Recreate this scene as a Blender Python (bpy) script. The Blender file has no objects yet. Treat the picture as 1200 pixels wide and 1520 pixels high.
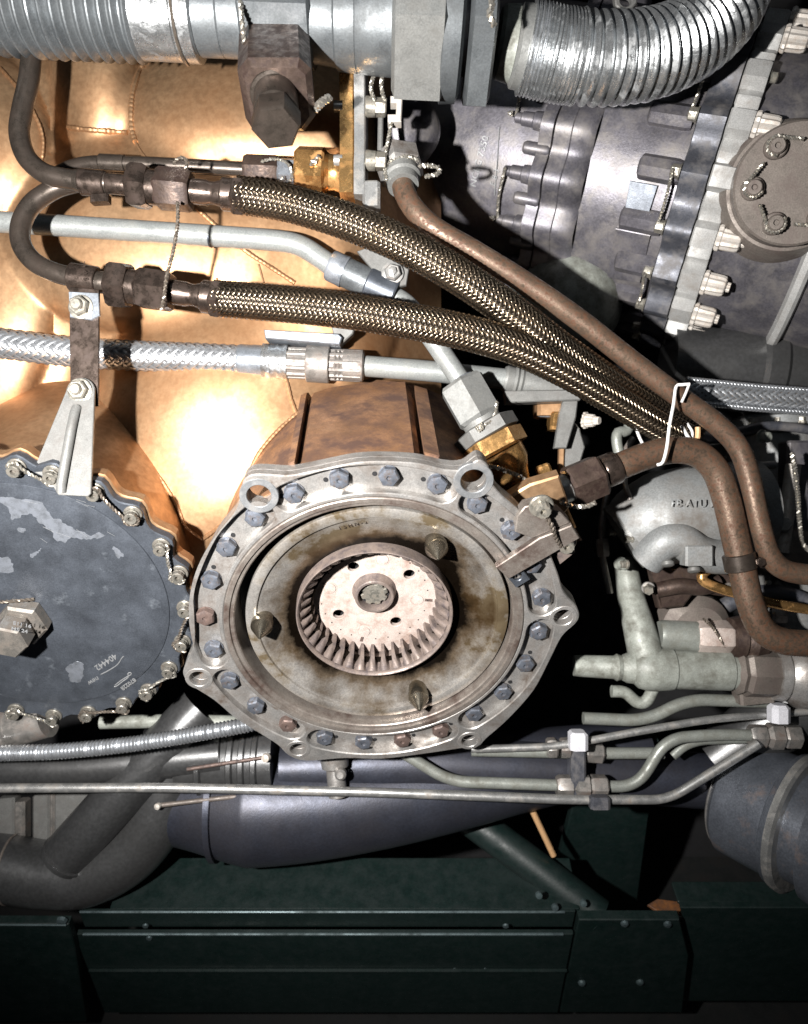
import bpy, bmesh, math, random
from mathutils import Vector, Matrix, noise
from mathutils.geometry import tessellate_polygon
random.seed(7)
R = math.radians
sc = bpy.context.scene
COL = sc.collection
# ------------------------------------------------------------------ frames
# Everything is measured in millimetre-halves ("u", 0.5 mm) in a frame looking square at the bay
# (x right, y away, z up), and is then pitched so that the accessory pads stand vertical.
K = 0.0005
DC = 1130.0                       # camera distance to the middle of the round pads
PITCH = 0.5370132
M3 = Matrix.Rotation(-PITCH, 3, 'X')
def W(v): return (M3 @ Vector(v)) * K
def P(px, py, d=0.0):
    s = (DC + d) / DC
    return Vector(((px - 600) * s, d, (760 - py) * s))
def S(d): return (DC + d) / DC

# ------------------------------------------------------------------ camera, world, lamps
cam = bpy.data.cameras.new('camera'); co = bpy.data.objects.new('camera', cam); COL.objects.link(co)
co.location = W((0, -DC, 0))
co.rotation_euler = (math.pi / 2 - PITCH, 0, 0)
cam.sensor_fit = 'VERTICAL'; cam.sensor_height = 24; cam.sensor_width = 24 * 808 / 1024
cam.lens = 24 / (2 * 760 / DC)
cam.clip_start = 0.01; cam.clip_end = 50
cam.dof.use_dof = True; cam.dof.focus_distance = (DC - 20) * K; cam.dof.aperture_fstop = 4.5
sc.camera = co
w = bpy.data.worlds.new('World'); sc.world = w; w.use_nodes = True
bg = w.node_tree.nodes['Background']; bg.inputs[0].default_value = (0.62, 0.70, 0.82, 1); bg.inputs[1].default_value = 0.022
def lamp(name, kind, pos, target, energy, size, col):
    l = bpy.data.lights.new(name, kind); l.energy = energy; l.color = col
    o = bpy.data.objects.new(name, l); COL.objects.link(o)
    o.location = W(pos); o.rotation_euler = (W(target) - W(pos)).to_track_quat('-Z', 'Y').to_euler()
    if kind == 'SPOT': l.shadow_soft_size = size; l.spot_size = R(106); l.spot_blend = 1.0
    else: l.size = size
    return o
lamp('camera_flash', 'SPOT', (-430, -1110, 30), (-190, 0, 190), 66, 0.010, (1, 0.97, 0.94))
lamp('fill_light', 'AREA', (-300, -1700, 1500), (0, 0, 0), 0.5, 0.7, (0.85, 0.93, 1))  # weak soft fill added for the metals, no actual lamp of the hangar
sc.view_settings.view_transform = 'Standard'; sc.view_settings.look = 'None'
sc.view_settings.exposure = 0.0; sc.view_settings.gamma = 1.0
sc.render.engine = 'CYCLES'; sc.cycles.max_bounces = 4; sc.cycles.diffuse_bounces = 1; sc.cycles.glossy_bounces = 2
sc.cycles.caustics_reflective = False; sc.cycles.caustics_refractive = False

# ------------------------------------------------------------------ materials
MATS = {}
def mat(name, col, metal=0.7, rough=0.4, var=0.25, vs=60, dirt=None, da=0.3, ds=35, dsoft=0.12, bump=0.15, bs=900, dr=0.7, dm=0.1):
    m = bpy.data.materials.new(name); m.use_nodes = True; MATS[name] = m
    nt = m.node_tree; N = nt.nodes; L = nt.links
    b = N['Principled BSDF']
    tc = N.new('ShaderNodeTexCoord'); oi = N.new('ShaderNodeObjectInfo')
    mul = N.new('ShaderNodeVectorMath'); mul.operation = 'MULTIPLY_ADD'
    L.new(oi.outputs['Random'], mul.inputs[0]); mul.inputs[1].default_value = (3.1, 1.7, 2.3); L.new(tc.outputs['Object'], mul.inputs[2])
    def nz(scale, det=5, ro=0.6):
        n = N.new('ShaderNodeTexNoise'); n.inputs['Scale'].default_value = scale; n.inputs['Detail'].default_value = det; n.inputs['Roughness'].default_value = ro
        L.new(mul.outputs[0], n.inputs['Vector']); return n.outputs[0]
    def ramp(src, a, bb, ca, cb):
        r = N.new('ShaderNodeValToRGB'); e = r.color_ramp.elements
        e[0].position = a; e[1].position = bb; e[0].color = ca; e[1].color = cb
        L.new(src, r.inputs[0]); return r.outputs[0]
    c4 = lambda c, k=1: (min(1, c[0] * k), min(1, c[1] * k), min(1, c[2] * k), 1)
    n1 = nz(vs)
    base = ramp(n1, 0.3, 0.7, c4(col, 1 - var), c4(col, 1 + var))
    spk = ramp(nz(vs * 22, 2), 0.35, 0.65, (0.82, 0.82, 0.82, 1), (1.12, 1.12, 1.12, 1))
    mx = N.new('ShaderNodeMix'); mx.data_type = 'RGBA'; mx.blend_type = 'MULTIPLY'; mx.inputs[0].default_value = 1
    L.new(base, mx.inputs[6]); L.new(spk, mx.inputs[7]); base = mx.outputs[2]
    rr = ramp(nz(vs * 3), 0.3, 0.7, (rough * 0.8,) * 3 + (1,), (min(1, rough * 1.25),) * 3 + (1,))
    b.inputs['Metallic'].default_value = metal
    if dirt:
        t = 1 - da
        f = ramp(nz(ds, 8, 0.68), 0.25 + 0.5 * t - dsoft, 0.25 + 0.5 * t + dsoft, (0, 0, 0, 1), (1, 1, 1, 1))
        m2 = N.new('ShaderNodeMix'); m2.data_type = 'RGBA'; L.new(f, m2.inputs[0]); L.new(base, m2.inputs[6]); m2.inputs[7].default_value = c4(dirt); base = m2.outputs[2]
        m3 = N.new('ShaderNodeMix'); L.new(f, m3.inputs[0]); L.new(rr, m3.inputs[2]); m3.inputs[3].default_value = dr; rr = m3.outputs[0]
        m4 = N.new('ShaderNodeMix'); L.new(f, m4.inputs[0]); m4.inputs[2].default_value = metal; m4.inputs[3].default_value = dm; L.new(m4.outputs[0], b.inputs['Metallic'])
    L.new(base, b.inputs['Base Color']); L.new(rr, b.inputs['Roughness'])
    if bump:
        bp = N.new('ShaderNodeBump'); bp.inputs['Strength'].default_value = bump; bp.inputs['Distance'].default_value = 0.0004
        L.new(nz(bs, 4), bp.inputs['Height']); L.new(bp.outputs[0], b.inputs['Normal'])
    return m
COPPER = mat('bronze casing', (0.56, 0.37, 0.215), 0.86, 0.47, 0.16, 10, (0.27, 0.115, 0.042), 0.45, 7, 0.26, 0.04, 420, 0.5, 0.75)
COPPER2 = mat('scorched bronze', (0.33, 0.175, 0.09), 0.45, 0.44, 0.35, 36, (0.095, 0.052, 0.038), 0.52, 42, 0.13, 0.3, 420)
BRONZE = mat('polished bronze', (0.62, 0.36, 0.14), 0.9, 0.24, 0.12, 60, (0.25, 0.10, 0.03), 0.25, 70)
STEEL = mat('dull steel', (0.49, 0.478, 0.46), 0.76, 0.36, 0.26, 45, (0.12, 0.095, 0.078), 0.40, 60, 0.15, 0.22, 600, 0.5, 0.4)
STEEL_L = mat('bright steel', (0.44, 0.44, 0.43), 0.75, 0.34, 0.18, 60, (0.18, 0.15, 0.12), 0.28, 70)
STEELBRN = mat('heat browned steel', (0.092, 0.070, 0.058), 0.85, 0.25, 0.4, 80, (0.048, 0.033, 0.027), 0.40, 130, 0.1, 0.2, 700, 0.45, 0.5)
RUSTY = mat('rust spotted steel', (0.088, 0.062, 0.050), 0.6, 0.38, 0.45, 80, (0.034, 0.020, 0.016), 0.48, 170, 0.07, 0.4, 500, 0.55, 0.3)
BROWNTUBE = mat('brown oxidised tube', (0.165, 0.118, 0.085), 0.65, 0.30, 0.3, 45, (0.085, 0.036, 0.017), 0.46, 330, 0.10, 0.3)
TUBE_DK = mat('dark heat stained tube', (0.080, 0.066, 0.055), 0.75, 0.30, 0.25, 60, (0.042, 0.031, 0.025), 0.42, 90, 0.15, 0.15, 900, 0.45, 0.4)
ALU = mat('anodised aluminium tube', (0.28, 0.295, 0.29), 0.4, 0.40, 0.1, 40, (0.19, 0.19, 0.175), 0.32, 60, bump=0.14)
ALUB = mat('blue grey aluminium', (0.33, 0.36, 0.40), 0.75, 0.33, 0.14, 40, (0.14, 0.14, 0.15), 0.22, 45)
COUPL = mat('grey cadmium plating', (0.165, 0.18, 0.19), 0.62, 0.32, 0.22, 35, (0.065, 0.07, 0.072), 0.38, 46, 0.18, 0.2)
COUPL_L = mat('pale cadmium nut', (0.255, 0.26, 0.252), 0.5, 0.40, 0.15, 40, (0.12, 0.118, 0.11), 0.36, 60, 0.16, 0.25)
FOIL = mat('crinkled foil', (0.55, 0.57, 0.58), 0.9, 0.28, 0.2, 60, (0.2, 0.2, 0.2), 0.2, 70, bump=0.8, bs=260)
GREYBLUE = mat('blue grey oxide steel', (0.078, 0.088, 0.105), 0.5, 0.38, 0.3, 50, (0.14, 0.155, 0.175), 0.17, 46, 0.06, 0.15, 900, 0.45, 0.3)
BOLTB = mat('blue grey bolt', (0.135, 0.15, 0.18), 0.5, 0.42, 0.35, 150, (0.065, 0.05, 0.042), 0.36, 240, 0.1, 0.3, 400)
BOLTR = mat('rust brown bolt', (0.15, 0.105, 0.09), 0.4, 0.5, 0.3, 150, (0.07, 0.05, 0.045), 0.42, 240, 0.1, 0.3, 400)
BOLTS = mat('silver plated bolt', (0.36, 0.345, 0.30), 0.75, 0.30, 0.2, 120, (0.10, 0.08, 0.06), 0.38, 240)
NUTW = mat('pale twelve point nut', (0.60, 0.56, 0.51), 0.3, 0.5, 0.12, 100, (0.35, 0.28, 0.22), 0.3, 200)
WIRE = mat('lockwire', (0.55, 0.52, 0.46), 0.85, 0.3, 0.1, 200, None)
WIREDK = mat('tarnished lockwire', (0.20, 0.17, 0.14), 0.7, 0.4, 0.2, 200, None)
CORD = mat('white lacing cord', (0.72, 0.70, 0.68), 0.0, 0.6, 0.1, 200, None)
BRAID = mat('steel wire braid', (0.26, 0.212, 0.158), 1.0, 0.25, 0.3, 40, (0.11, 0.075, 0.045), 0.42, 36, 0.2, 0.0, 900, 0.35, 0.9)
BRAIDCORE = mat('dark hose core', (0.05, 0.038, 0.027), 0.3, 0.5, 0.2, 60, None)
SHIELD = mat('tinned copper braid', (0.50, 0.52, 0.545), 0.8, 0.32, 0.15, 60, None, bump=0.4, bs=1400)
CASE = mat('engine case steel', (0.115, 0.11, 0.125), 0.5, 0.40, 0.36, 24, (0.19, 0.175, 0.165), 0.36, 46, 0.12, 0.3, 500, 0.5, 0.3)
CASEDK = mat('dark flange steel', (0.085, 0.089, 0.105), 0.45, 0.44, 0.3, 40, (0.15, 0.14, 0.135), 0.34, 60, 0.12, 0.25, 600)
FLANGEL = mat('light machined flange', (0.42, 0.42, 0.41), 0.25, 0.42, 0.1, 50, (0.24, 0.22, 0.2), 0.25, 60)
CASEBR = mat('brown grey cover', (0.19, 0.165, 0.145), 0.4, 0.45, 0.2, 40, (0.11, 0.085, 0.075), 0.35, 60)
PINK = mat('bleached pink scale', (0.47, 0.40, 0.36), 0.12, 0.55, 0.14, 60, (0.25, 0.165, 0.13), 0.30, 80, 0.12)
PINKDK = mat('brown scaled steel', (0.235, 0.187, 0.162), 0.35, 0.46, 0.28, 80, (0.075, 0.06, 0.06), 0.42, 120)
PALEGRN = mat('pale green lacquer', (0.275, 0.29, 0.26), 0.08, 0.46, 0.22, 50, (0.12, 0.12, 0.10), 0.40, 85, 0.12, 0.25)
PALEGRN2 = mat('pale green tube', (0.27, 0.285, 0.26), 0.35, 0.36, 0.18, 50, (0.13, 0.13, 0.11), 0.38, 90, 0.12, 0.2)
PUMP = mat('bead blasted grey casting', (0.27, 0.28, 0.28), 0.35, 0.5, 0.14, 30, (0.13, 0.115, 0.10), 0.36, 30)
DUCT = mat('dark blue grey duct', (0.042, 0.048, 0.068), 0.55, 0.40, 0.2, 20, (0.050, 0.046, 0.05), 0.35, 14, 0.3, 0.25, 600, 0.45, 0.5)
DUCTDK = mat('charcoal duct', (0.14, 0.142, 0.145), 0.75, 0.30, 0.12, 14, (0.085, 0.083, 0.08), 0.25, 12, 0.3, 0.15, 600, 0.4, 0.7)
CLAMPST = mat('stainless clamp', (0.33, 0.315, 0.295), 0.75, 0.34, 0.18, 60, (0.13, 0.10, 0.085), 0.38, 80)
BRKT = mat('grey painted bracket', (0.175, 0.175, 0.168), 0.3, 0.44, 0.12, 60, (0.10, 0.092, 0.085), 0.3, 70)
GREEN = mat('dark green paint', (0.0068, 0.016, 0.0145), 0.0, 0.40, 0.12, 14, (0.0085, 0.017, 0.0165), 0.3, 90, 0.2, 0.3, 500)
GREENEDGE = mat('highlit green', (0.13, 0.175, 0.185), 0.6, 0.30, 0.3, 30, (0.02, 0.035, 0.035), 0.42, 30)  # highlight put into the colour of the stand's edges; its bolts share it
BLACK = mat('flat black', (0.008, 0.008, 0.009), 0.0, 0.8, 0.2, 20, None, bump=0)  # black painted for the dark of the bay, groove and holes
WHITEPL = mat('white plastic clip', (0.62, 0.62, 0.66), 0.0, 0.5, 0.05, 60, None)
SCRATCH = mat('bare scratched metal', (0.30, 0.305, 0.31), 0.4, 0.4, 0.2, 300, (0.14, 0.145, 0.15), 0.45, 200)
WEAR = mat('bare worn patch', (0.165, 0.178, 0.20), 0.5, 0.38, 0.2, 120, (0.11, 0.12, 0.14), 0.45, 160)
TAN = mat('tan stick', (0.60, 0.36, 0.18), 0.1, 0.5, 0.1, 60, None)
OXORANGE = mat('rust orange scale', (0.26, 0.105, 0.035), 0.3, 0.5, 0.35, 120, (0.08, 0.04, 0.025), 0.48, 130)
FLOORM = mat('hangar floor', (0.006, 0.007, 0.007), 0.0, 0.7, 0.3, 10, (0.012, 0.010, 0.009), 0.3, 30)

STUD = mat('dark polished stud', (0.27, 0.24, 0.19), 0.95, 0.25, 0.3, 60, None, bump=0.1)
GREYRING = mat('grey bushing', (0.27, 0.28, 0.29), 0.6, 0.38, 0.15, 80, (0.15, 0.14, 0.13), 0.3, 90)
STAINED = mat('oil stained steel', (0.36, 0.325, 0.29), 0.7, 0.36, 0.25, 45, (0.085, 0.06, 0.05), 0.48, 38, 0.13, 0.2, 700, 0.45, 0.4)
PLUGM = mat('brown grey plug steel', (0.21, 0.197, 0.178), 0.6, 0.38, 0.15, 60, (0.12, 0.098, 0.08), 0.38, 90)
CANM = mat('slate grey canister', (0.10, 0.11, 0.13), 0.4, 0.36, 0.25, 25, (0.15, 0.10, 0.075), 0.16, 30, 0.1, 0.3, 600)
COVBOLT = mat('dull plated bolt', (0.25, 0.24, 0.21), 0.7, 0.32, 0.25, 120, (0.07, 0.056, 0.045), 0.42, 240)
# stained dish: radial oil stains belong to the part itself
def dish_mat():
    m = mat('stained dish', (0.64, 0.61, 0.57), 0.75, 0.27, 0.24, 34, (0.15, 0.115, 0.07), 0.45, 17, 0.07, 0.15, 700, 0.3, 0.45)
    nt = m.node_tree; N = nt.nodes; L = nt.links; b = N['Principled BSDF']
    src = b.inputs['Base Color'].links[0].from_socket
    tc = N.new('ShaderNodeTexCoord'); n = N.new('ShaderNodeTexNoise'); n.inputs['Scale'].default_value = 26; n.inputs['Detail'].default_value = 9; n.inputs['Roughness'].default_value = 0.66
    L.new(tc.outputs['Object'], n.inputs['Vector'])
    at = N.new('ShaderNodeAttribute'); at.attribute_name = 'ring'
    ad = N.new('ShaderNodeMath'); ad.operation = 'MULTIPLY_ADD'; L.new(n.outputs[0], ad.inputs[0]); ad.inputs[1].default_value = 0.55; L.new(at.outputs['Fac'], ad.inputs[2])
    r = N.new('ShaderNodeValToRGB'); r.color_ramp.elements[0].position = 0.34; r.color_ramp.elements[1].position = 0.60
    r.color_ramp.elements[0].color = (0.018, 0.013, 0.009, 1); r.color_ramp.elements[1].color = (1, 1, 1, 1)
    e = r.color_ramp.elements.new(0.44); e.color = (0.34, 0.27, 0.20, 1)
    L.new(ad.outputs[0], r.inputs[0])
    mx = N.new('ShaderNodeMix'); mx.data_type = 'RGBA'; mx.blend_type = 'MULTIPLY'; mx.inputs[0].default_value = 1
    L.new(src, mx.inputs[6]); L.new(r.outputs[0], mx.inputs[7]); L.new(mx.outputs[2], b.inputs['Base Color'])
    return m
DISH = dish_mat()

# ------------------------------------------------------------------ mesh builder
class B:
    def __init__(s): s.v = []; s.f = []; s.a = None
    def add(s, vs, fs):
        o = len(s.v); s.v += [Vector(v) for v in vs]; s.f += [[i + o for i in f] for f in fs]
def basis(d):
    d = Vector(d).normalized(); t = Vector((0, -1, 0))
    e1 = t - d * t.dot(d)
    if e1.length < 0.05: e1 = Vector((0, 0, 1)) - d * d.z
    e1.normalize(); return d, e1, d.cross(e1)
def lathe(b, p0, d, prof, n=28, phase=0.0, star=1.0, a0=None, a1=None):
    d, e1, e2 = basis(d); vs = []; fs = []; p0 = Vector(p0)
    full = a0 is None; m = n if full else n + 1
    for t, r in prof:
        for i in range(m):
            a = R(phase) + (2 * math.pi * i / n if full else R(a0) + (R(a1) - R(a0)) * i / n)
            rr = r * (star if i % 2 else 1.0)
            vs.append(p0 + d * t + e1 * (rr * math.cos(a)) + e2 * (rr * math.sin(a)))
    for k in range(len(prof) - 1):
        for i in range(n):
            j = (i + 1) % m
            fs.append((k * m + i, k * m + j, (k + 1) * m + j, (k + 1) * m + i))
    if full:
        if prof[0][1] > 0.01: fs.append(tuple(reversed(range(m))))
        if prof[-1][1] > 0.01: fs.append(tuple(range((len(prof) - 1) * m, len(prof) * m)))
    b.add(vs, fs)
def turned(b, a, c, prof, n=28, phase=0.0, star=1.0):
    """a, c: (px,py,depth) ends; prof: (fraction, apparent radius)"""
    pa, pc = P(*a), P(*c); L = (pc - pa).length; s = S((a[2] + c[2]) / 2)
    lathe(b, pa, pc - pa, [(f * L, r * s) for f, r in prof], n, phase, star)
def hexa(b, a, c, r, phase=30, ch=0.10):
    turned(b, a, c, [(0, r * 0.88), (ch, r), (1 - ch, r), (1, r * 0.88)], 6, phase)
def catmull(pts, step):
    q = [Vector(p) for p in pts]
    q = [q[0] * 2 - q[1]] + q + [q[-1] * 2 - q[-2]]; out = []
    for i in range(1, len(q) - 2):
        p0, p1, p2, p3 = q[i - 1:i + 3]; n = max(2, int((p2 - p1).length / step))
        for k in range(n):
            t = k / n
            out.append(0.5 * (2 * p1 + (p2 - p0) * t + (2 * p0 - 5 * p1 + 4 * p2 - p3) * t * t + (3 * p1 - p0 - 3 * p2 + p3) * t ** 3))
    out.append(q[-2]); return out
def frames(path):
    T = []; n = len(path)
    for i in range(n): T.append((path[min(i + 1, n - 1)] - path[max(i - 1, 0)]).normalized())
    _, e1, _ = basis(T[0]); F = []; s = 0
    for i in range(n):
        e1 = e1 - T[i] * e1.dot(T[i]); e1.normalize()
        if i: s += (path[i] - path[i - 1]).length
        F.append((path[i], T[i], e1.copy(), T[i].cross(e1), s))
    return F
def sweep(b, path, r, n=18, rf=None, caps=True, squash=1.0):
    F = frames(path); vs = []; fs = []
    for p, t, e1, e2, s in F:
        for i in range(n):
            a = 2 * math.pi * i / n; rr = rf(s, a) if rf else r
            vs.append(p + e1 * (rr * math.cos(a) * squash) + e2 * (rr * math.sin(a)))
    for k in range(len(F) - 1):
        for i in range(n):
            j = (i + 1) % n; fs.append((k * n + i, k * n + j, (k + 1) * n + j, (k + 1) * n + i))
    if caps: fs.append(tuple(reversed(range(n)))); fs.append(tuple(range((len(F) - 1) * n, len(F) * n)))
    b.add(vs, fs)
def ptube(b, pts, rp, n=18, step=5, rf=None, smooth=True, squash=1.0):
    s = sum(S(p[2]) for p in pts) / len(pts); q = [P(*p) for p in pts]
    sweep(b, catmull(q, step) if smooth else q, rp * s, n, rf, squash=squash)
def rtube(b, pts, rp, bend=40, n=18):
    """straight runs joined by round bends"""
    s = sum(S(p[2]) for p in pts) / len(pts); q = [P(*p) for p in pts]; out = [q[0]]
    for i in range(1, len(q) - 1):
        a, c, e = q[i - 1], q[i], q[i + 1]; bb = min(bend * s, (a - c).length * 0.48, (e - c).length * 0.48)
        s0 = c + (a - c).normalized() * bb; s1 = c + (e - c).normalized() * bb
        for k in range(11):
            t = k / 10; out.append(s0 * (1 - t) ** 2 + c * 2 * t * (1 - t) + s1 * t * t)
    out.append(q[-1]); sweep(b, out, rp * s, n)
def twist(b, pts, r=1.6, pitch=14, step=2.2, straight=False):
    path = catmull(pts, step)
    F = frames(path)
    for k in (0, math.pi):
        sub = [p + (e1 * math.cos(s * 2 * math.pi / pitch + k) + e2 * math.sin(s * 2 * math.pi / pitch + k)) * r * 0.95 for p, t, e1, e2, s in F]
        sweep(b, sub, r, 5)
def box(b, c, ax, ay, az, sx, sy, sz, ch=0.0):
    c = Vector(c); ax, ay, az = Vector(ax).normalized(), Vector(ay).normalized(), Vector(az).normalized()
    pts = []
    if ch <= 0:
        for z in (-1, 1):
            for x, y in ((-1, -1), (1, -1), (1, 1), (-1, 1)): pts.append(c + ax * x * sx / 2 + ay * y * sy / 2 + az * z * sz / 2)
        b.add(pts, [(3, 2, 1, 0), (4, 5, 6, 7), (0, 1, 5, 4), (1, 2, 6, 5), (2, 3, 7, 6), (3, 0, 4, 7)]); return
    o = [(sx / 2 - ch, sy / 2), (sx / 2, sy / 2 - ch), (sx / 2, -sy / 2 + ch), (sx / 2 - ch, -sy / 2), (-sx / 2 + ch, -sy / 2), (-sx / 2, -sy / 2 + ch), (-sx / 2, sy / 2 - ch), (-sx / 2 + ch, sy / 2)][::-1]
    plate(b, lambda x, y, z: c + ax * x + ay * y + az * z, o, [], -sz / 2, sz / 2, ch * 0.7)
def offset(poly, d):
    n = len(poly); out = []
    ar = sum(poly[i][0] * poly[(i + 1) % n][1] - poly[(i + 1) % n][0] * poly[i][1] for i in range(n))
    sg = 1 if ar > 0 else -1
    for i in range(n):
        a, c, e = Vector(poly[i - 1]), Vector(poly[i]), Vector(poly[(i + 1) % n])
        t = ((c - a).normalized() + (e - c).normalized())
        if t.length < 1e-6: t = e - c
        t.normalize(); out.append((c.x - t.y * sg * d, c.y + t.x * sg * d))
    return out
def plate(b, fr, outline, holes, z0, z1, ch=1.5, back=True):
    """slab with real holes; fr(x,y,z) maps into the bay frame"""
    loops = [list(outline)] + [list(h) for h in holes]
    inner = [offset(loops[0], ch)] + [offset(h, -ch) for h in loops[1:]]
    def cap(lps, z, flip):
        tri = tessellate_polygon([[Vector((x, y, 0)) for x, y in l] for l in lps]); fl = [p for l in lps for p in l]
        fs = []
        for t in tri:
            a, c, e = (Vector(fl[i]) for i in t)
            ccw = (c - a).cross(e - a) > 0
            fs.append(t if ccw != flip else tuple(reversed(t)))
        b.add([fr(x, y, z) for x, y in fl], fs)
    cap(inner, z1, False)
    if back: cap(loops, z0, True)
    for li, (l, i_) in enumerate(zip(loops, inner)):
        n = len(l); ar = sum(l[i][0] * l[(i + 1) % n][1] - l[(i + 1) % n][0] * l[i][1] for i in range(n))
        fwd = (ar > 0) == (li == 0)
        vs = [fr(x, y, z0) for x, y in l] + [fr(x, y, z1 - ch) for x, y in l] + [fr(x, y, z1) for x, y in i_]; fs = []
        for k in (0, 1):
            for i in range(n):
                j = (i + 1) % n; q = (k * n + i, k * n + j, (k + 1) * n + j, (k + 1) * n + i)
                fs.append(q if fwd else tuple(reversed(q)))
        b.add(vs, fs)
def circle(cx, cy, r, n=28): return [(cx + r * math.cos(2 * math.pi * i / n), cy + r * math.sin(2 * math.pi * i / n)) for i in range(n)]
def spline2(pts, per=5):
    n = len(pts); out = []
    for i in range(n):
        p0, p1, p2, p3 = (Vector(pts[(i + k) % n]) for k in (-1, 0, 1, 2))
        for k in range(per):
            t = k / per
            q = 0.5 * (2 * p1 + (p2 - p0) * t + (2 * p0 - 5 * p1 + 4 * p2 - p3) * t * t + (3 * p1 - p0 - 3 * p2 + p3) * t ** 3); out.append((q.x, q.y))
    return out
def braid(b, path, r, n=16, pitch=None, w=0.8, amp=1.3, thick=1.0, squash=1.0):
    """wire bundles woven two over, two under"""
    F = frames(path); L = F[-1][4]; pitch = pitch or 2 * math.pi * r
    def at(s, i0):
        while i0 < len(F) - 2 and F[i0 + 1][4] < s: i0 += 1
        a, c = F[i0], F[i0 + 1]; t = (s - a[4]) / max(1e-6, c[4] - a[4])
        return a[0].lerp(c[0], t), a[2].lerp(c[2], t).normalized(), a[3].lerp(c[3], t).normalized(), i0
    ds = pitch / (2 * n) * 0.5; ns = int(L / ds)
    samp = []; i0 = 0
    for k in range(ns + 1):
        p, e1, e2, i0 = at(k * ds, i0); samp.append((p, e1, e2))
    hw = math.pi * r * math.cos(math.atan2(2 * math.pi * r, pitch)) / n * w * 1.0 / max(0.2, math.cos(math.atan2(2 * math.pi * r, pitch)))
    da = hw / r * 0.72
    for sg in (1, -1):
        for k in range(n):
            vs = []; fs = []
            for q in range(ns + 1):
                p, e1, e2 = samp[q]; c = q * 0.5
                th = sg * 2 * math.pi * q * ds / pitch + 2 * math.pi * k / n
                h = sg * math.cos(math.pi / 2 * ((2 * k + sg * c) - 0.5)) * amp
                for o, up in ((-1, -0.35), (0, thick), (1, -0.35)):
                    a = th + o * da; rr = r + h + up
                    vs.append(p + e1 * (rr * math.cos(a) * squash) + e2 * (rr * math.sin(a)))
                if q:
                    z = (q - 1) * 3
                    for j in (0, 1):
                        f = (z + j, z + j + 1, z + j + 4, z + j + 3); fs.append(f)
            b.add(vs, fs)

# ------------------------------------------------------------------ objects
WM = {}
def link(o, parent, world):
    COL.objects.link(o)
    if parent is not None:
        o.parent = parent; o.matrix_basis = WM[parent.name].inverted() @ world
    else: o.matrix_basis = world
    WM[o.name] = world
def tag(o, label, cat, group=None, kind=None):
    if label: o['label'] = label
    if cat: o['category'] = cat
    if group: o['group'] = group
    if kind: o['kind'] = kind
    return o
def thing(name, label, cat, at, group=None):
    o = bpy.data.objects.new(name, None); o.empty_display_size = 0.01
    link(o, None, Matrix.Translation(W(at))); return tag(o, label, cat, group)
def mesh_of(name, b, m, origin, flip=True, ang=32):
    me = bpy.data.meshes.new(name)
    me.from_pydata([(W(v) - origin) for v in b.v], [], b.f)
    if flip:
        bm = bmesh.new(); bm.from_mesh(me); bmesh.ops.recalc_face_normals(bm, faces=bm.faces); bm.to_mesh(me); bm.free()
    me.materials.append(m)
    me.polygons.foreach_set('use_smooth', [True] * len(me.polygons))
    me.set_sharp_from_angle(angle=R(ang)); me.update()
    return me
def obj(name, b, m, parent=None, label=None, cat=None, group=None, kind=None, flip=True, ang=32):
    lo = [min(v[i] for v in b.v) for i in range(3)]; hi = [max(v[i] for v in b.v) for i in range(3)]
    origin = W([(lo[i] + hi[i]) / 2 for i in range(3)])
    o = bpy.data.objects.new(name, mesh_of(name, b, m, origin, flip, ang))
    link(o, parent, Matrix.Translation(origin)); return tag(o, label, cat, group, kind)
def proto(name, b, m, ang=32):
    """mesh built about its own origin with z as its axis (in u)"""
    me = bpy.data.meshes.new(name); me.from_pydata([Vector(v) * K for v in b.v], [], b.f)
    bm = bmesh.new(); bm.from_mesh(me); bmesh.ops.recalc_face_normals(bm, faces=bm.faces); bm.to_mesh(me); bm.free()
    me.materials.append(m); me.polygons.foreach_set('use_smooth', [True] * len(me.polygons)); me.set_sharp_from_angle(angle=R(ang)); return me
def inst(name, me, parent, at, d, phase=0.0, scale=1.0, m=None):
    dd, e1, e2 = basis(d); c, s = math.cos(R(phase)), math.sin(R(phase))
    x = e1 * c + e2 * s; y = dd.cross(x)
    rot = Matrix((x, y, dd)).transposed()
    w = Matrix.Translation(W(at)) @ (M3 @ rot).to_4x4() @ Matrix.Scale(scale, 4)
    o = bpy.data.objects.new(name, me); link(o, parent, w)
    if m: o.material_slots[0].link = 'OBJECT'; o.material_slots[0].material = m
    return o
def text(name, s, fr, x, y, z, h, ang, m, parent, weight=0.0, shear=0.0):
    cu = bpy.data.curves.new(name, 'FONT'); cu.body = s; cu.size = h; cu.extrude = 0.25; cu.shear = shear; cu.offset = weight; cu.align_x = 'CENTER'; cu.align_y = 'CENTER'; cu.resolution_u = 2
    t = bpy.data.objects.new(name, cu); COL.objects.link(t); bpy.context.view_layer.update()
    me0 = bpy.data.meshes.new_from_object(t.evaluated_get(bpy.context.evaluated_depsgraph_get()))
    bpy.data.objects.remove(t); bpy.data.curves.remove(cu)
    c, sn = math.cos(R(ang)), math.sin(R(ang)); b = B()
    b.add([fr(x + v.co.x * c - v.co.y * sn, y + v.co.x * sn + v.co.y * c, z + v.co.z) for v in me0.vertices], [tuple(p.vertices) for p in me0.polygons])
    bpy.data.meshes.remove(me0)
    return obj(name, b, m, parent, flip=False)

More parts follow.
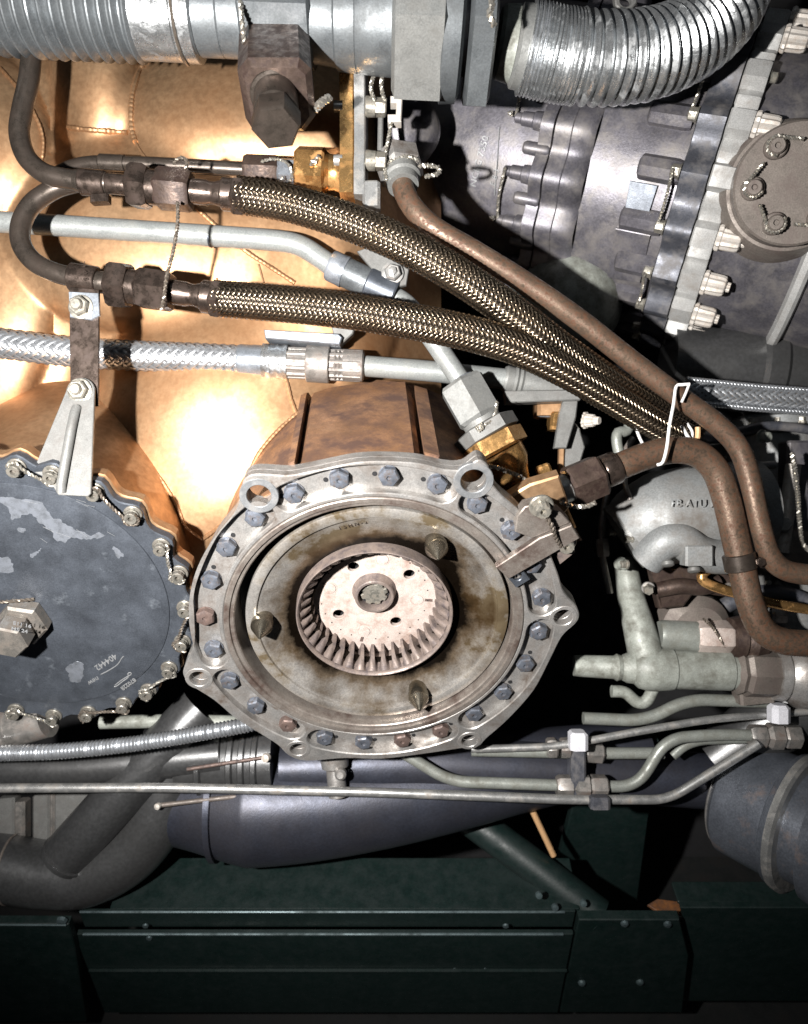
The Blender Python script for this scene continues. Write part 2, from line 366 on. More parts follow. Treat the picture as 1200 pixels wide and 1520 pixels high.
# pad frame (both round pads share it)
AX, RB = PITCH, 0.0870911
NF = Vector((math.sin(AX) * math.sin(RB), -math.cos(AX), -math.sin(AX) * math.cos(RB)))
RF = Vector((math.cos(RB), 0, math.sin(RB))); UF = NF.cross(RF)
if UF.z < 0: UF = -UF
CF = Vector((-42.99, 0, -171.16)); CL = Vector((-561.91, 0, -144.83))
def F(x, y, z): return CF + RF * x + UF * y + NF * z
def G(x, y, z): return CL + RF * x + UF * y + NF * z
def on(px, py, z, C=CF):
    c = C + NF * z; d = Vector((px - 600, DC, 760 - py)); o = Vector((0, -DC, 0))
    q = o + d * ((c - o).dot(NF) / d.dot(NF)) - c
    return q.dot(RF), q.dot(UF)

# ================================================================== BRONZE GEARBOX CASING
def smax(a, b, k=9.0):
    m = max(a, b); return m + k * math.log(math.exp((a - m) / k) + math.exp((b - m) / k))
def bulge(x, y, cx, cy, rx, ry):
    q = ((x - cx) / rx) ** 2 + ((y - cy) / ry) ** 2
    return math.sqrt(1 - q) if q < 1 else -0.6 * (q - 1)
def wall_d(x, y):
    upper = 74 * bulge(x, y, 205, 345, 200, 150) + 8
    lower = 92 * bulge(x, y, 318, 640, 190, 215)
    right = 66 * bulge(x, y, 455, 400, 150, 240)
    drum = 74 * bulge(x, y, 385, 172, 230, 104) + 4
    neck = 64 * bulge(x, y, 140, 95, 66, 150) + 2
    disc = 66 * bulge(x, y, -70, 210, 146, 150)
    left = 52 * bulge(x, y, -40, 470, 118, 170)
    h = smax(upper, lower, 16); h = smax(h, right, 14); h = smax(h, drum, 11); h = smax(h, neck, 11); h = smax(h, disc, 9); h = smax(h, left, 14); h = smax(h, -30, 12)
    h += 2.4 * noise.noise(Vector((x * 0.011, y * 0.011, 3))) + 0.25 * noise.noise(Vector((x * 0.035, y * 0.035, 7)))
    d = 166 - h
    if x > 500: d += ((x - 500) / 26.0) ** 2 * 3
    if y > 800: d += ((y - 800) / 22.0) ** 2 * 4
    return d
casing = thing('gearbox_casing', 'golden bronze gearbox casing with weld beads filling the upper left behind the hoses', 'gearbox casing', P(280, 860, 200))
b = B(); X = list(range(-90, 660, 5)); Y = list(range(20, 900, 5)); n = len(X)
b.add([P(x, y, wall_d(x, y)) for y in Y for x in X], [(j * n + i, j * n + i + 1, (j + 1) * n + i + 1, (j + 1) * n + i) for j in range(len(Y) - 1) for i in range(n - 1)])
shell = obj('shell', b, COPPER, casing, flip=False, ang=60)
def bead(pts, r=3.4, step=2.5, name='weld_bead', m=COPPER, lift=1.5):
    pts2 = []
    q = catmull([Vector((x, y, 0)) for x, y in pts], 4)
    pts2 = [P(v.x, v.y, wall_d(v.x, v.y) - lift) for v in q]
    b = B(); sd = random.random() * 50
    sweep(b, catmull(pts2, step), r, 8, lambda s, a: r * (0.85 + 0.28 * abs(math.sin(s * 0.42 + sd)) + 0.3 * noise.noise(Vector((s * 0.06, sd, 0)))))
    return obj(name, b, m, shell)
bead([(224, 80), (206, 108), (196, 145), (195, 185), (201, 210)], 4.2)
bead([(102, 189), (135, 193), (190, 197)], 4)
bead([(201, 210), (210, 225), (224, 242)], 1.8)
bead([(0, 100), (28, 132), (52, 170), (64, 205), (62, 245)], 2.6)
bead([(284, 300), (315, 330), (365, 372), (400, 395), (438, 420)], 3.4)
bead([(418, 545), (425, 562), (432, 590), (440, 614)], 3)
bead([(140, 612), (172, 640), (205, 674), (236, 708), (262, 750), (276, 782), (300, 801)], 3.4)
bead([(300, 801), (330, 778), (352, 750), (371, 700), (388, 668), (420, 632), (455, 603), (486, 584)], 3.2)
bead([(0, 609), (40, 596), (75, 588), (100, 583)], 2.2)
bead([(322, 412), (326, 440), (330, 470)], 1.6)
bead([(384, 392), (392, 420)], 1.6)
# housings that carry the two pads
def housing(fr, r0, r1, z1):
    b = B(); n = 72; prof = [(-26, r0 - 12), (-27, r0), (-40, r0), (-42, r0 - 9), (-70, r0 - 12), (-160, r0 - 6), (-250, (r0 + r1) / 2), (z1, r1)]
    vs = [fr(r * math.cos(2 * math.pi * i / n), r * math.sin(2 * math.pi * i / n), z) for z, r in prof for i in range(n)]
    b.add(vs, [(k * n + i, k * n + (i + 1) % n, (k + 1) * n + (i + 1) % n, (k + 1) * n + i) for k in range(len(prof) - 1) for i in range(n)])
    return b
obj('pad_housing', housing(F, 258, 262, -330), COPPER2, casing)
hl = obj('pad_housing', housing(G, 226, 232, -330), COPPER, casing)
# raised boss on top of the right hand housing
def sector(fr, x0, x1, y0, y1, z0, z1, ch=6):
    o = [(x0, y0), (x1, y0), (x1, y1 - 14), (x1 - 8, y1 - 4), ((x0 + x1) / 2, y1), (x0 + 8, y1 - 4), (x0, y1 - 14)]
    b = B(); plate(b, fr, o, [], z0, z1, ch); return b
b = sector(F, -80, 86, 222, 268, -300, -30, 3)
obj('mounting_boss', b, COPPER2, casing)
b = B(); plate(b, F, [(-92, 224), (-82, 224), (-82, 270), (-92, 266)], [], -275, -30, 2); obj('boss_rib', b, COPPER2, casing)
b = B(); plate(b, F, [(92, 216), (112, 216), (112, 258), (92, 266)], [], -275, -30, 2); obj('boss_rib', b, COPPER2, casing)

# ================================================================== ROUND MOUNTING FLANGE
OUTPX = [(380, 704), (425, 706), (453, 702), (487, 695), (528, 687), (570, 685), (620, 688), (660, 697), (688, 697), (710, 683), (725, 692), (729, 713), (743, 733), (770, 757), (795, 787), (815, 820), (828, 850), (838, 880), (857, 902), (858, 922), (835, 945), (817, 980), (793, 1025), (756, 1067), (722, 1097), (711, 1108), (687, 1111), (633, 1119), (567, 1127), (512, 1126), (455, 1130), (429, 1122), (412, 1106), (387, 1090), (350, 1067), (318, 1040), (284, 1018), (272, 1001), (277, 983), (287, 958), (287, 917), (286, 883), (297, 845), (320, 797), (348, 762), (358, 735), (362, 713)]
outline = spline2([on(x, y, 0) for x, y in OUTPX], 4)
BOLTPX = [(436, 737), (504, 715), (578, 711), (650, 723), (710, 752), (760, 792), (791, 842), (806, 892), (801, 942), (781, 990), (748, 1032), (705, 1064), (655, 1089), (598, 1103), (540, 1106), (482, 1100), (427, 1080), (379, 1053), (340, 1016), (316, 969), (304, 920), (312, 866), (335, 817), (378, 772)]
EARPX = [(385, 735), (703, 713), (836, 915), (697, 1098), (443, 1111), (296, 1006)]
ears = [circle(*on(x, y, -2), r, 26) for (x, y), r in zip(EARPX, (17, 18, 15, 14, 14, 15))]
RBOLT = 249.1
bang = [110.25 - 15 * i for i in range(24)]
def pocket(i0, i1, w=20.5, ext=5.6):
    a0, a1 = R(bang[i0] + ext * 0.35), R(bang[i1] - ext * 0.35); o = []; ns = 6 * abs(i1 - i0)
    for k in range(ns + 1):
        a = a0 + (a1 - a0) * k / ns; o.append(((RBOLT + w) * math.cos(a), (RBOLT + w) * math.sin(a)))
    for k in range(1, 9):
        t = math.pi * k / 9; c = (RBOLT * math.cos(a1), RBOLT * math.sin(a1)); q = w * math.cos(t); s = w * math.sin(t)
        o.append((c[0] + q * math.cos(a1) + s * math.sin(a1), c[1] + q * math.sin(a1) - s * math.cos(a1)))
    for k in range(ns + 1):
        a = a1 + (a0 - a1) * k / ns; o.append(((RBOLT - w) * math.cos(a), (RBOLT - w) * math.sin(a)))
    for k in range(1, 9):
        t = math.pi * k / 9; c = (RBOLT * math.cos(a0), RBOLT * math.sin(a0)); q = -w * math.cos(t); s = w * math.sin(t)
        o.append((c[0] + q * math.cos(a0) - s * math.sin(a0), c[1] + q * math.sin(a0) + s * math.cos(a0)))
    return o[::-1]
flange = thing('mounting_flange', 'big round grey steel mounting flange with ears, ring of bolts and open splined centre', 'flange', F(0, -250, -20))
PZ = -14
b = B()
plate(b, F, outline, [circle(0, 0, 207, 90)] + ears, -30, PZ, 0.8)
pks = [(0, 3), (4, 7), (8, 11), (12, 15), (16, 18), (19, 23)]
plate(b, F, outline, [circle(0, 0, 222, 90)] + ears + [pocket(*k) for k in pks], PZ, 0, 1.6, back=False)
fp = obj('flange_plate', b, STEEL, flange)
b = B()   # inner shelf ring and bore wall
def ringprof(b, fr, prof, n=96):
    vs = [fr(r * math.cos(2 * math.pi * i / n), r * math.sin(2 * math.pi * i / n), z) for z, r in prof for i in range(n)]
    b.add(vs, [(k * n + i, k * n + (i + 1) % n, (k + 1) * n + (i + 1) % n, (k + 1) * n + i) for k in range(len(prof) - 1) for i in range(n)])
ringprof(b, F, [(-8, 223), (0.4, 221.6), (1.2, 220), (0.6, 214), (-3, 212.8), (-3.6, 208), (-5, 206.5), (-6.5, 206), (-62, 206)])
obj('pilot_ring', b, STAINED, flange)
b = B(); ringprof(b, F, [(-60, 205.5), (-60, 150)]); obj('groove_floor', b, BLACK, flange)  # the groove's shade is put into its floor colour
def D(x, y, z): return F(x + 4.5, y - 3.5, z)
DP = [(-60, 196.5), (-21, 198), (-18, 197), (-17, 194), (-18, 183), (-18.6, 182), (-22.5, 181), (-25, 176), (-30, 164), (-37, 148), (-43, 132), (-49, 118), (-52, 100)]
b = B(); ringprof(b, D, DP, 120)
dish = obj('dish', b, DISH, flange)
at = dish.data.attributes.new('ring', 'FLOAT', 'POINT')
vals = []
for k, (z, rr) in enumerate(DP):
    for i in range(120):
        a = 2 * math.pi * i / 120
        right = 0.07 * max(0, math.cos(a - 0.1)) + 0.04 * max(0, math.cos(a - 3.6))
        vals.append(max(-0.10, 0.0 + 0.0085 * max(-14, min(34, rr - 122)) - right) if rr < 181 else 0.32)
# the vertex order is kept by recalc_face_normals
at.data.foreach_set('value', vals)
# bushings round the ear holes
for (x, y), r in zip(EARPX, (17, 18, 15, 14, 14, 15)):
    c = on(x, y, -2); b = B()
    plate(b, F, circle(c[0], c[1], r + (9 if r > 16 else 6), 30), [circle(c[0], c[1], r - 0.6, 30)], -6, 0.9, 0.8)
    obj('bushing', b, GREYRING if r > 16 else STEEL, flange)
# 24 drilled hex bolts
b = B()
lathe(b, (0, 0, 0), (0, 0, 1), [(0, 13.6), (2, 14.2), (2.4, 13)], 24)
lathe(b, (0, 0, 0), (0, 0, 1), [(2, 14.4), (10.5, 14.4), (12.6, 12.6), (12.9, 11.5), (12.9, 4.0), (10.9, 3.2), (10.4, 0)], 6)
hexbolt = proto('hex_bolt', b, BOLTB)
tooth = B(); lathe(tooth, (0, 0, 0), (0, 0, 1), [(0.0, 4), (1.2, 3.6), (1.2, 0)], 10); tabm = proto('lock_tab_hole', tooth, BLACK)
rusty = {12, 13, 16, 20}
for i in range(24):
    x, y = on(*BOLTPX[i], 0)
    inst('hex_bolt', hexbolt, flange, F(x, y, PZ), NF, random.uniform(0, 60), 1.0, BOLTR if i in rusty else None)
    if i not in (4, 7, 8, 11):
        a = math.atan2(y, x) + (1 if i not in (22, 23, 21) else -1) * 0.076
        inst('tab_hole', tabm, flange, F((RBOLT + 1) * math.cos(a), (RBOLT + 1) * math.sin(a), PZ), NF, 0, 0.9)
# three conical guide studs in the dish
for x, y in ((99, 124), (-168, 13), (55, -160)):
    b = B()
    lathe(b, F(x, y, -50), NF, [(0, 21), (4, 20), (5, 15), (30, 15), (31, 16.4), (42, 16.4), (44, 15.6), (67, 2.2), (68, 0)], 28)
    obj('guide_stud', b, STUD, flange)
b = B(); x, y = on(675, 800, -40); lathe(b, F(x, y, -44), NF, [(0, 7), (5, 6), (5.5, 0)], 14); obj('plug', b, GREYBLUE, flange)
for px, py, r in ((423, 818, 7), (402, 849, 6)):
    x, y = on(px, py, -35); b = B(); lathe(b, F(x, y, -40), NF, [(0, r), (5.5, r * 0.8), (5.5, 0)], 12)
    obj('dish_hole', b, BLACK, flange)
# toothed cup
CZ = -24
b = B(); ringprof(b, F, [(-60, 120), (CZ - 3, 119), (CZ, 118.2), (CZ + 0.3, 116.8), (CZ - 1.5, 114.6), (CZ - 5, 113.4), (-80, 113)])
cup = obj('gear_cup', b, PINKDK, flange)
tb = B()   # one involute tooth, shared
for s in (0,):
    pr = [(-1, 8.0), (-0.62, -2), (-0.42, -11), (0.42, -11), (0.62, -2), (1, 8.0)]
    vs = []
    for z, wd, k, o in ((-4, 5.0, 1, 0), (12, 5.6, 1, 0.5), (26, 7.2, 0.8, 1.5), (37, 8.6, 0.4, 4.0), (44, 9.3, 0.06, 7.0)):
        vs += [(x * wd, y * k + o, z) for x, y in pr]
    n = len(pr); tb.add(vs, [(k * n + i, k * n + i + 1, (k + 1) * n + i + 1, (k + 1) * n + i) for k in range(4) for i in range(n - 1)])
toothm = proto('tooth', tb, PINKDK, 50)
for i in range(37):
    a = 2 * math.pi * i / 37
    rad = RF * math.cos(a) + UF * math.sin(a)
    tan = NF.cross(rad)
    rot = Matrix((tan, rad, NF)).transposed()
    wm = Matrix.Translation(W(F(106 * math.cos(a), 106 * math.sin(a), -73))) @ (M3 @ rot).to_4x4()
    o = bpy.data.objects.new('tooth', toothm); link(o, cup, wm)
FZ = -74
holes = [on(x, y, FZ) for x, y in ((608, 853), (503, 912), (588, 923), (525, 842))]
b = B(); plate(b, F, circle(0, 0, 112, 64), [circle(x, y, 9, 18) for x, y in holes], FZ - 8, FZ, 0.6)
fl = obj('hub_disc', b, PINK, flange)
b = B(); ringprof(b, F, [(FZ - 9, 100), (FZ - 26, 90), (FZ - 26, 0.1)], 40); obj('recess', b, BLACK, flange)
for px, py in ((568, 830), (490, 873), (620, 890), (541, 937)):
    x, y = on(px, py, FZ); b = B()
    lathe(b, F(x, y, FZ - 0.5), NF, [(0, 12), (1.0, 11.6), (1.1, 10.2), (-0.2, 9.9), (-0.2, 9.4), (2.0, 9.0), (2.4, 0)], 22); obj('rivet', b, PINK, fl)
    b = B()
    rr = math.hypot(x, y); ux, uy = x / rr, y / rr
    if py > 880: plate(b, F, [(x + ux * 12 - uy * 2.5, y + uy * 12 + ux * 2.5), (x + ux * 12 + uy * 2.5, y + uy * 12 - ux * 2.5), (ux * 92 + uy * 2.5, uy * 92 - ux * 2.5), (ux * 92 - uy * 2.5, uy * 92 + ux * 2.5)], [], FZ - 1, FZ + 0.35, 0.2); obj('rust_streak', b, BOLTR, fl)
b = B()
for k in range(26):
    a = 2 * math.pi * k / 26 + 0.05; lathe(b, F(84 * math.cos(a), 84 * math.sin(a), FZ - 0.4), NF, [(0, 1.3), (0.8, 1.1), (0.8, 0)], 8)
obj('oil_hole', b, BLACK, fl, kind='stuff')
x0, y0 = on(556, 882, FZ + 8)
b = B(); lathe(b, F(x0, y0, FZ - 1), NF, [(0, 35), (5, 33), (8, 31), (16, 30.5), (17.5, 29), (17.5, 26), (14, 24.5), (-2, 24)], 40); obj('boss_ring', b, PINKDK, fl)
b = B()
spl = []
for i in range(64):
    a = 2 * math.pi * i / 64; k = i % 8; rr = 21 if k < 5 else 17.5; spl.append((x0 + rr * math.cos(a), y0 + rr * math.sin(a)))
plate(b, F, spl, [], FZ - 2, FZ + 8, 1.0); lathe(b, F(x0, y0, FZ + 7), NF, [(0, 7), (1.6, 6), (1.6, 0)], 16)
obj('spline_shaft', b, BOLTS, fl)
b = B(); lathe(b, F(x0, y0, FZ + 1), NF, [(0, 24.2), (0.6, 23.8), (0.6, 17)], 30); obj('shaft_seal', b, BLACK, fl)
# stamped marks on the dish
text('stamped_mark', '2 5 7 0 9 M H Z 5', F, *on(505, 768, -24), -23.4, 9, 12, STEELBRN, dish)
text('stamped_mark', 'T 5 H N - 2', F, *on(524, 779, -28), -27.2, 9, 10, STEELBRN, dish)

# bridge bar with its bolts on the flange's right shoulder
def bar_frame(z=0):
    a = Vector(on(757, 842, 6)); c = Vector(on(842, 790, 6)); d = (c - a); L = d.length; d.normalize(); return a, d, Vector((-d.y, d.x)), L
a, d, nn, Lb = bar_frame()
bracket = thing('retainer_bracket', 'steel retainer bar bolted across the right shoulder of the round flange', 'bracket', F(a.x, a.y, 0))
def BR(x, y, z): q = a + d * x + nn * y; return F(q.x, q.y, z)
b = B(); plate(b, BR, [(-10, -12), (104, -15), (106, 10), (60, 20), (-14, 17)], [], 2, 13, 1.5); obj('bar', b, STAINED, bracket)
b = B(); plate(b, BR, [(52, 22), (106, 12), (104, 34), (86, 66), (70, 72), (54, 66), (38, 46)], [], -12, 8, 1.5); obj('lug', b, STAINED, bracket)
b = B(); plate(b, BR, [(58, -44), (86, -40), (92, -16), (70, -12)], [], -20, 2, 1.5); obj('lug', b, PINKDK, bracket)
b = B(); plate(b, BR, [(-12, -36), (12, -36), (12, -12), (-12, -12)], [circle(0, -20, 7, 14)], 1.6, 7, 1); obj('slot_plate', b, GREYBLUE, bracket)
b = B()
lathe(b, (0, 0, 0), (0, 0, 1), [(0, 17), (3, 17), (4.5, 15.5), (4.6, 13.5)], 28)
lathe(b, (0, 0, 0), (0, 0, 1), [(4, 11.6), (17, 11.2), (18.4, 10.2), (18.4, 4.6), (12, 4.2), (12, 0)], 24, 0, 0.92)
sockbolt = proto('drilled_bolt', b, BOLTS)
for px, py, z in ((806, 757, 8), (841, 810, -6)):
    x, y = on(px, py, z + 12); inst('drilled_bolt', sockbolt, bracket, F(x, y, z), NF, 10)
b = B(); twist(b, [F(*on(812, 768, 20), 20), F(*on(818, 780, 22), 22), F(*on(826, 800, 18), 18), F(*on(834, 812, 12), 12)], 1.8); obj('lockwire', b, WIREDK, bracket)

# ================================================================== LEFT COVER PLATE
CB = [(18, 702), (72, 712), (136, 738), (193, 772), (236, 820), (263, 860), (272, 912), (268, 962), (248, 1002), (217, 1035), (180, 1055), (127, 1068), (75, 1073), (18, 1065)]
cang = [math.atan2(*on(x, y, 0, CL)[::-1]) for x, y in CB]
cover = thing('cover_plate', 'blue grey round cover plate with worn patches and lockwired bolts at the left edge', 'cover plate', G(0, -230, -20))
pts = []
for i in range(180):
    t = 2 * math.pi * i / 180
    dm = min([abs((t - c + math.pi) % (2 * math.pi) - math.pi) for c in cang] + [abs((t - R(k) + math.pi) % (2 * math.pi) - math.pi) for k in range(90, 250, 15)])
    pts.append(((234 + 15 * math.exp(-(dm / 0.075) ** 2)) * math.cos(t), (234 + 15 * math.exp(-(dm / 0.075) ** 2)) * math.sin(t)))
CZ0 = -18
b = B(); plate(b, G, pts, [], CZ0 - 14, CZ0, 1.6); obj('plate', b, GREYBLUE, cover)
b = B(); ringprof(b, G, [(CZ0 - 1, 206.5), (CZ0 + 2.0, 205.2), (CZ0 + 2.4, 203.5), (CZ0 + 2.0, 150), (CZ0 + 2.0, 0.1)]); face = obj('raised_face', b, GREYBLUE, cover)
b = B(); plate(b, G, [(x * 1.012, y * 1.012) for x, y in pts], [], CZ0 - 32, CZ0 - 15, 1.5); obj('housing_flange', b, COPPER, casing)
b = B()
lathe(b, (0, 0, 0), (0, 0, 1), [(0, 15), (3, 15), (4, 13.8), (4.2, 12)], 24)
lathe(b, (0, 0, 0), (0, 0, 1), [(4, 11.0), (8, 11.0), (8.5, 9.4), (11.5, 9.4), (12, 10.6), (18, 10.4), (19, 9.4), (19, 4.2), (13, 3.8), (13, 0)], 24, 0, 0.94)
coverbolt = proto('cover_bolt', b, COVBOLT)
for px, py in CB:
    x, y = on(px, py, 0, CL); inst('cover_bolt', coverbolt, cover, G(x, y, CZ0), NF, random.uniform(0, 30), 0.88)
for i, j in ((0, 1), (2, 3), (4, 5), (6, 7), (8, 9), (10, 11), (12, 13)):
    p, q = on(*CB[i], 0, CL), on(*CB[j], 0, CL); z = CZ0 + 12
    pa, qa = Vector(p), Vector(q); dd = (qa - pa).normalized(); pn = Vector((-dd.y, dd.x)); sg = 1
    w1 = [pa - dd * 9 + pn * 6, pa + pn * 13, pa + dd * 11 + pn * 5, pa.lerp(qa, 0.5) - pn * 1.5, qa - dd * 11 - pn * 6, qa - pn * 13, qa + dd * 11 - pn * 4, qa + dd * 8 + pn * 8]
    b = B(); twist(b, [G(v.x, v.y, z + (3 if k in (0, 7) else 0)) for k, v in enumerate(w1)], 1.5, 12); obj('lockwire', b, WIREDK if i % 4 else WIRE, cover)
# worn bright patches: bare metal with outlines of their own
def blotch(pp, k=0.16, fine=7):
    o = [Vector(on(x, y, CZ0 + 2, CL)) for x, y in pp]; out = []
    o2 = spline2([(v.x, v.y) for v in o], fine)
    for i, (x, y) in enumerate(o2):
        nz = noise.noise(Vector((x * 0.11, y * 0.11, 1.5))) * 5.0 + noise.noise(Vector((x * 0.33, y * 0.33, 4.5))) * 2.5
        c = Vector((x, y)); nx = Vector(o2[(i + 1) % len(o2)]) - Vector(o2[i - 1]); nx = Vector((-nx.y, nx.x)).normalized(); c += nx * nz
        out.append((c.x, c.y))
    return out
for pp in ([(-6, 738), (15, 737), (32, 740), (52, 736), (66, 745), (68, 758), (84, 770), (108, 782), (128, 793), (150, 792), (157, 797), (142, 801), (118, 799), (96, 803), (82, 802), (78, 790), (70, 782), (56, 773), (44, 762), (20, 771), (14, 756), (-6, 745)],
           [(-8, 828), (12, 829), (21, 838), (18, 847), (4, 850), (-8, 847)], [(168, 812), (178, 816), (186, 826), (178, 830), (172, 822)], [(45, 822), (56, 818), (62, 814), (58, 823), (48, 826)],
           [(102, 988), (112, 983), (123, 985), (126, 997), (120, 1010), (110, 1013), (102, 1004)], [(203, 988), (212, 985), (217, 990), (212, 998), (206, 998)], [(30, 786), (37, 784), (36, 790), (31, 790)]):
    b = B(); plate(b, G, blotch(pp), [], CZ0 + 1.5, CZ0 + 2.25, 0.1); obj('worn_patch', b, WEAR, face)
# scratched handwriting
text('scratched_writing', '404442', G, *on(158, 982, CZ0 + 2, CL), CZ0 + 2.3, 15, 211, SCRATCH, face, 0.2, 0.2)
text('scratched_writing', 'new', G, *on(140, 1010, CZ0 + 2, CL), CZ0 + 2.3, 13, 208, SCRATCH, face, 0.1, 0.3)
text('scratched_writing', '870228', G, *on(191, 1015, CZ0 + 2, CL), CZ0 + 2.3, 11, 214, SCRATCH, face, 0.3, 0.1)
def scratch(pl, r=0.8, C=CL, fr=G, z=CZ0 + 2.2):
    b = B(); sweep(b, catmull([fr(*on(x, y, z, C), z) for x, y in pl], 3), r, 5); obj('scratch', b, SCRATCH, face)
scratch([(150, 1001), (160, 996), (174, 987), (181, 977), (184, 974)])
scratch([(171, 1017), (180, 1010), (188, 1005), (195, 1001), (194, 998), (190, 1000), (191, 1005), (183, 1011), (174, 1018), (170, 1019)], 1.0)
for k in range(9):
    x, y = random.uniform(20, 160), random.uniform(740, 800); scratch([(x, y), (x + random.uniform(8, 22), y + random.uniform(3, 12))], 0.25)
# centre plug: washer nut + bolt head
plug = thing('hex_plug', 'large bare steel hex plug standing out of the blue grey cover', 'plug', G(*on(40, 925, CZ0, CL), CZ0))
x, y = on(40, 915, CZ0, CL)
b = B(); lathe(b, G(x, y, CZ0 + 2), NF, [(0, 36), (1, 38), (20, 38), (24, 34), (24.5, 29)], 6, 12); obj('hex_collar', b, PLUGM, plug)
b = B(); lathe(b, G(x - 4, y + 2, CZ0 + 20), NF, [(0, 26), (14, 26), (14.5, 29), (42, 29), (45, 26.5), (45.2, 0)], 6, 8); hx = obj('bolt_head', b, PLUGM, plug)
text('stamped_mark', 'E11 16', G, *on(33, 928, CZ0 + 66, CL), CZ0 + 65.2, 9, -22, SCRATCH, hx, 0.2)
text('stamped_mark', 'MS 24', G, *on(29, 936, CZ0 + 66, CL), CZ0 + 65.2, 9, -22, SCRATCH, hx, 0.2)
b = B(); twist(b, [G(x - 30, y + 36, CZ0 + 6), G(x - 14, y + 42, CZ0 + 16), G(x + 8, y + 40, CZ0 + 14), G(x + 24, y + 34, CZ0 + 5)], 1.6); obj('lockwire', b, WIREDK, plug)

# ================================================================== DARK BAY
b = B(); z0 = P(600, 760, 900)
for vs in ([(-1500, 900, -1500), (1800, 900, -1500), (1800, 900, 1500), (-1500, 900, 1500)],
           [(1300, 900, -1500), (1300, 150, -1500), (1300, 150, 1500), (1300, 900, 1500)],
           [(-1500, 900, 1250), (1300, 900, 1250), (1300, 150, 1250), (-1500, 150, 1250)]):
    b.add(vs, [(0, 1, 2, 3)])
obj('bay_backdrop', b, BLACK, kind='structure')  # black sheets added so the depth behind the engine stays dark
b = B(); c = M3.inverted() @ Vector((0, 0, -1250))
hx, hy = M3.inverted() @ Vector((1, 0, 0)), M3.inverted() @ Vector((0, 1, 0))
b.add([c + hx * sx * 2400 + hy * (sy * 1600 + 500) for sx, sy in ((-1, -1), (1, -1), (1, 1), (-1, 1))], [(0, 1, 2, 3)])
obj('floor', b, FLOORM, kind='structure')

# ================================================================== TOP LINE: CORRUGATED HOSE, COUPLINGS, TEE
hose = thing('corrugated_hose', 'grey corrugated hose with taped end along the top left edge', 'hose', P(100, 70, -60))
b = B()
def corr(s, a): return 66 + 4.2 * math.sin(s * 2 * math.pi / 16.4) * (1 if s < 300 else 0.2)
sweep(b, catmull([P(-90, -4, -55), P(0, 6, -55), P(110, 12, -55), P(214, 17, -55)], 2.0), 60, 40, lambda s, a: 62 + 4.4 * math.sin(s * 2 * math.pi / 16.3))
obj('convolution', b, COUPL, hose)
b = B(); turned(b, (205, 16, -55), (296, 20, -55), [(0, 62), (0.02, 65), (0.3, 64.5), (0.68, 65), (0.7, 63.5), (0.74, 63.5), (0.76, 66), (0.98, 66), (1, 63)], 40)
obj('tape_wrap', b, FOIL, hose)
b = B(); sweep(b, [P(272, 19, -55) + (Vector((0, -math.cos(t), -math.sin(t)))) * 64.6 for t in [i * 0.1 - 1.2 for i in range(33)]], 2.2, 6); obj('tie', b, WIREDK, hose)
b = B(); pts = []
for i in range(30):
    pts.append(P(85 + i * 6, 9 + i * 0.15, -55))
sweep(b, [p + Vector((0, -40, 50)) for p in pts], 14, 12, lambda s, a: 13 + 1.2 * noise.noise(Vector((s * 0.08, a * 2, 0)))); obj('tape_strip', b, FOIL, hose)

line = thing('coupling_line', 'grey plated pipe line with hex couplings and big nuts along the top edge', 'pipe coupling', P(480, 110, -60))
b = B(); turned(b, (293, 20, -55), (368, 23, -55), [(0, 55), (0.01, 57), (0.5, 57), (0.52, 56), (0.54, 57), (1, 57)], 40); obj('pipe', b, COUPL, line)
b = B(); hexa(b, (364, 20, -58), (468, 24, -58), 76, 22, 0.04); obj('hex_body', b, COUPL, line)
b = B(); turned(b, (462, 24, -58), (502, 26, -58), [(0, 62), (0.3, 62), (1, 66)], 40); obj('neck', b, COUPL, line)
b = B(); turned(b, (498, 26, -58), (596, 30, -58), [(0, 64), (0.04, 70), (0.33, 72), (0.335, 71), (0.35, 72), (0.6, 74), (1, 76)], 44); obj('sleeve', b, COUPL, line)
b = B(); hexa(b, (586, 28, -60), (664, 32, -60), 119, 30, 0.07); nut1 = obj('hex_nut', b, COUPL_L, line)
b = B(); lathe(b, P(614, 66, -60) + Vector((0, -105, 0)), (0, -1, 0), [(0, 5), (6, 4.5), (6.2, 0)], 12); obj('wire_hole', b, BLACK, nut1)
b = B(); turned(b, (656, 33, -60), (688, 35, -60), [(0, 98), (0.1, 108), (0.85, 106), (1, 96)], 44); obj('collar', b, COUPL, line)
b = B(); turned(b, (680, 34, -60), (700, 35, -60), [(0, 70), (1, 70)], 40); obj('neck', b, CASEDK, line)
b = B(); hexa(b, (694, 36, -60), (732, 38, -60), 123, 28, 0.12); nut2 = obj('hex_nut', b, COUPL, line)
b = B(); twist(b, [P(728, -14, -185), P(731, 8, -190), P(727, 20, -195), P(734, 38, -188)], 2.4, 12); obj('lockwire', b, WIRE, nut2)
b = B(); twist(b, [P(356, -20, -118), P(359, 20, -128), P(362, 55, -125), P(364, 84, -100)], 2.0, 12); obj('lockwire', b, WIRE, line)
b = B(); twist(b, [P(468, 163, -100), P(478, 152, -112), P(490, 144, -110)], 3.2, 9); obj('lockwire', b, WIRE, line)

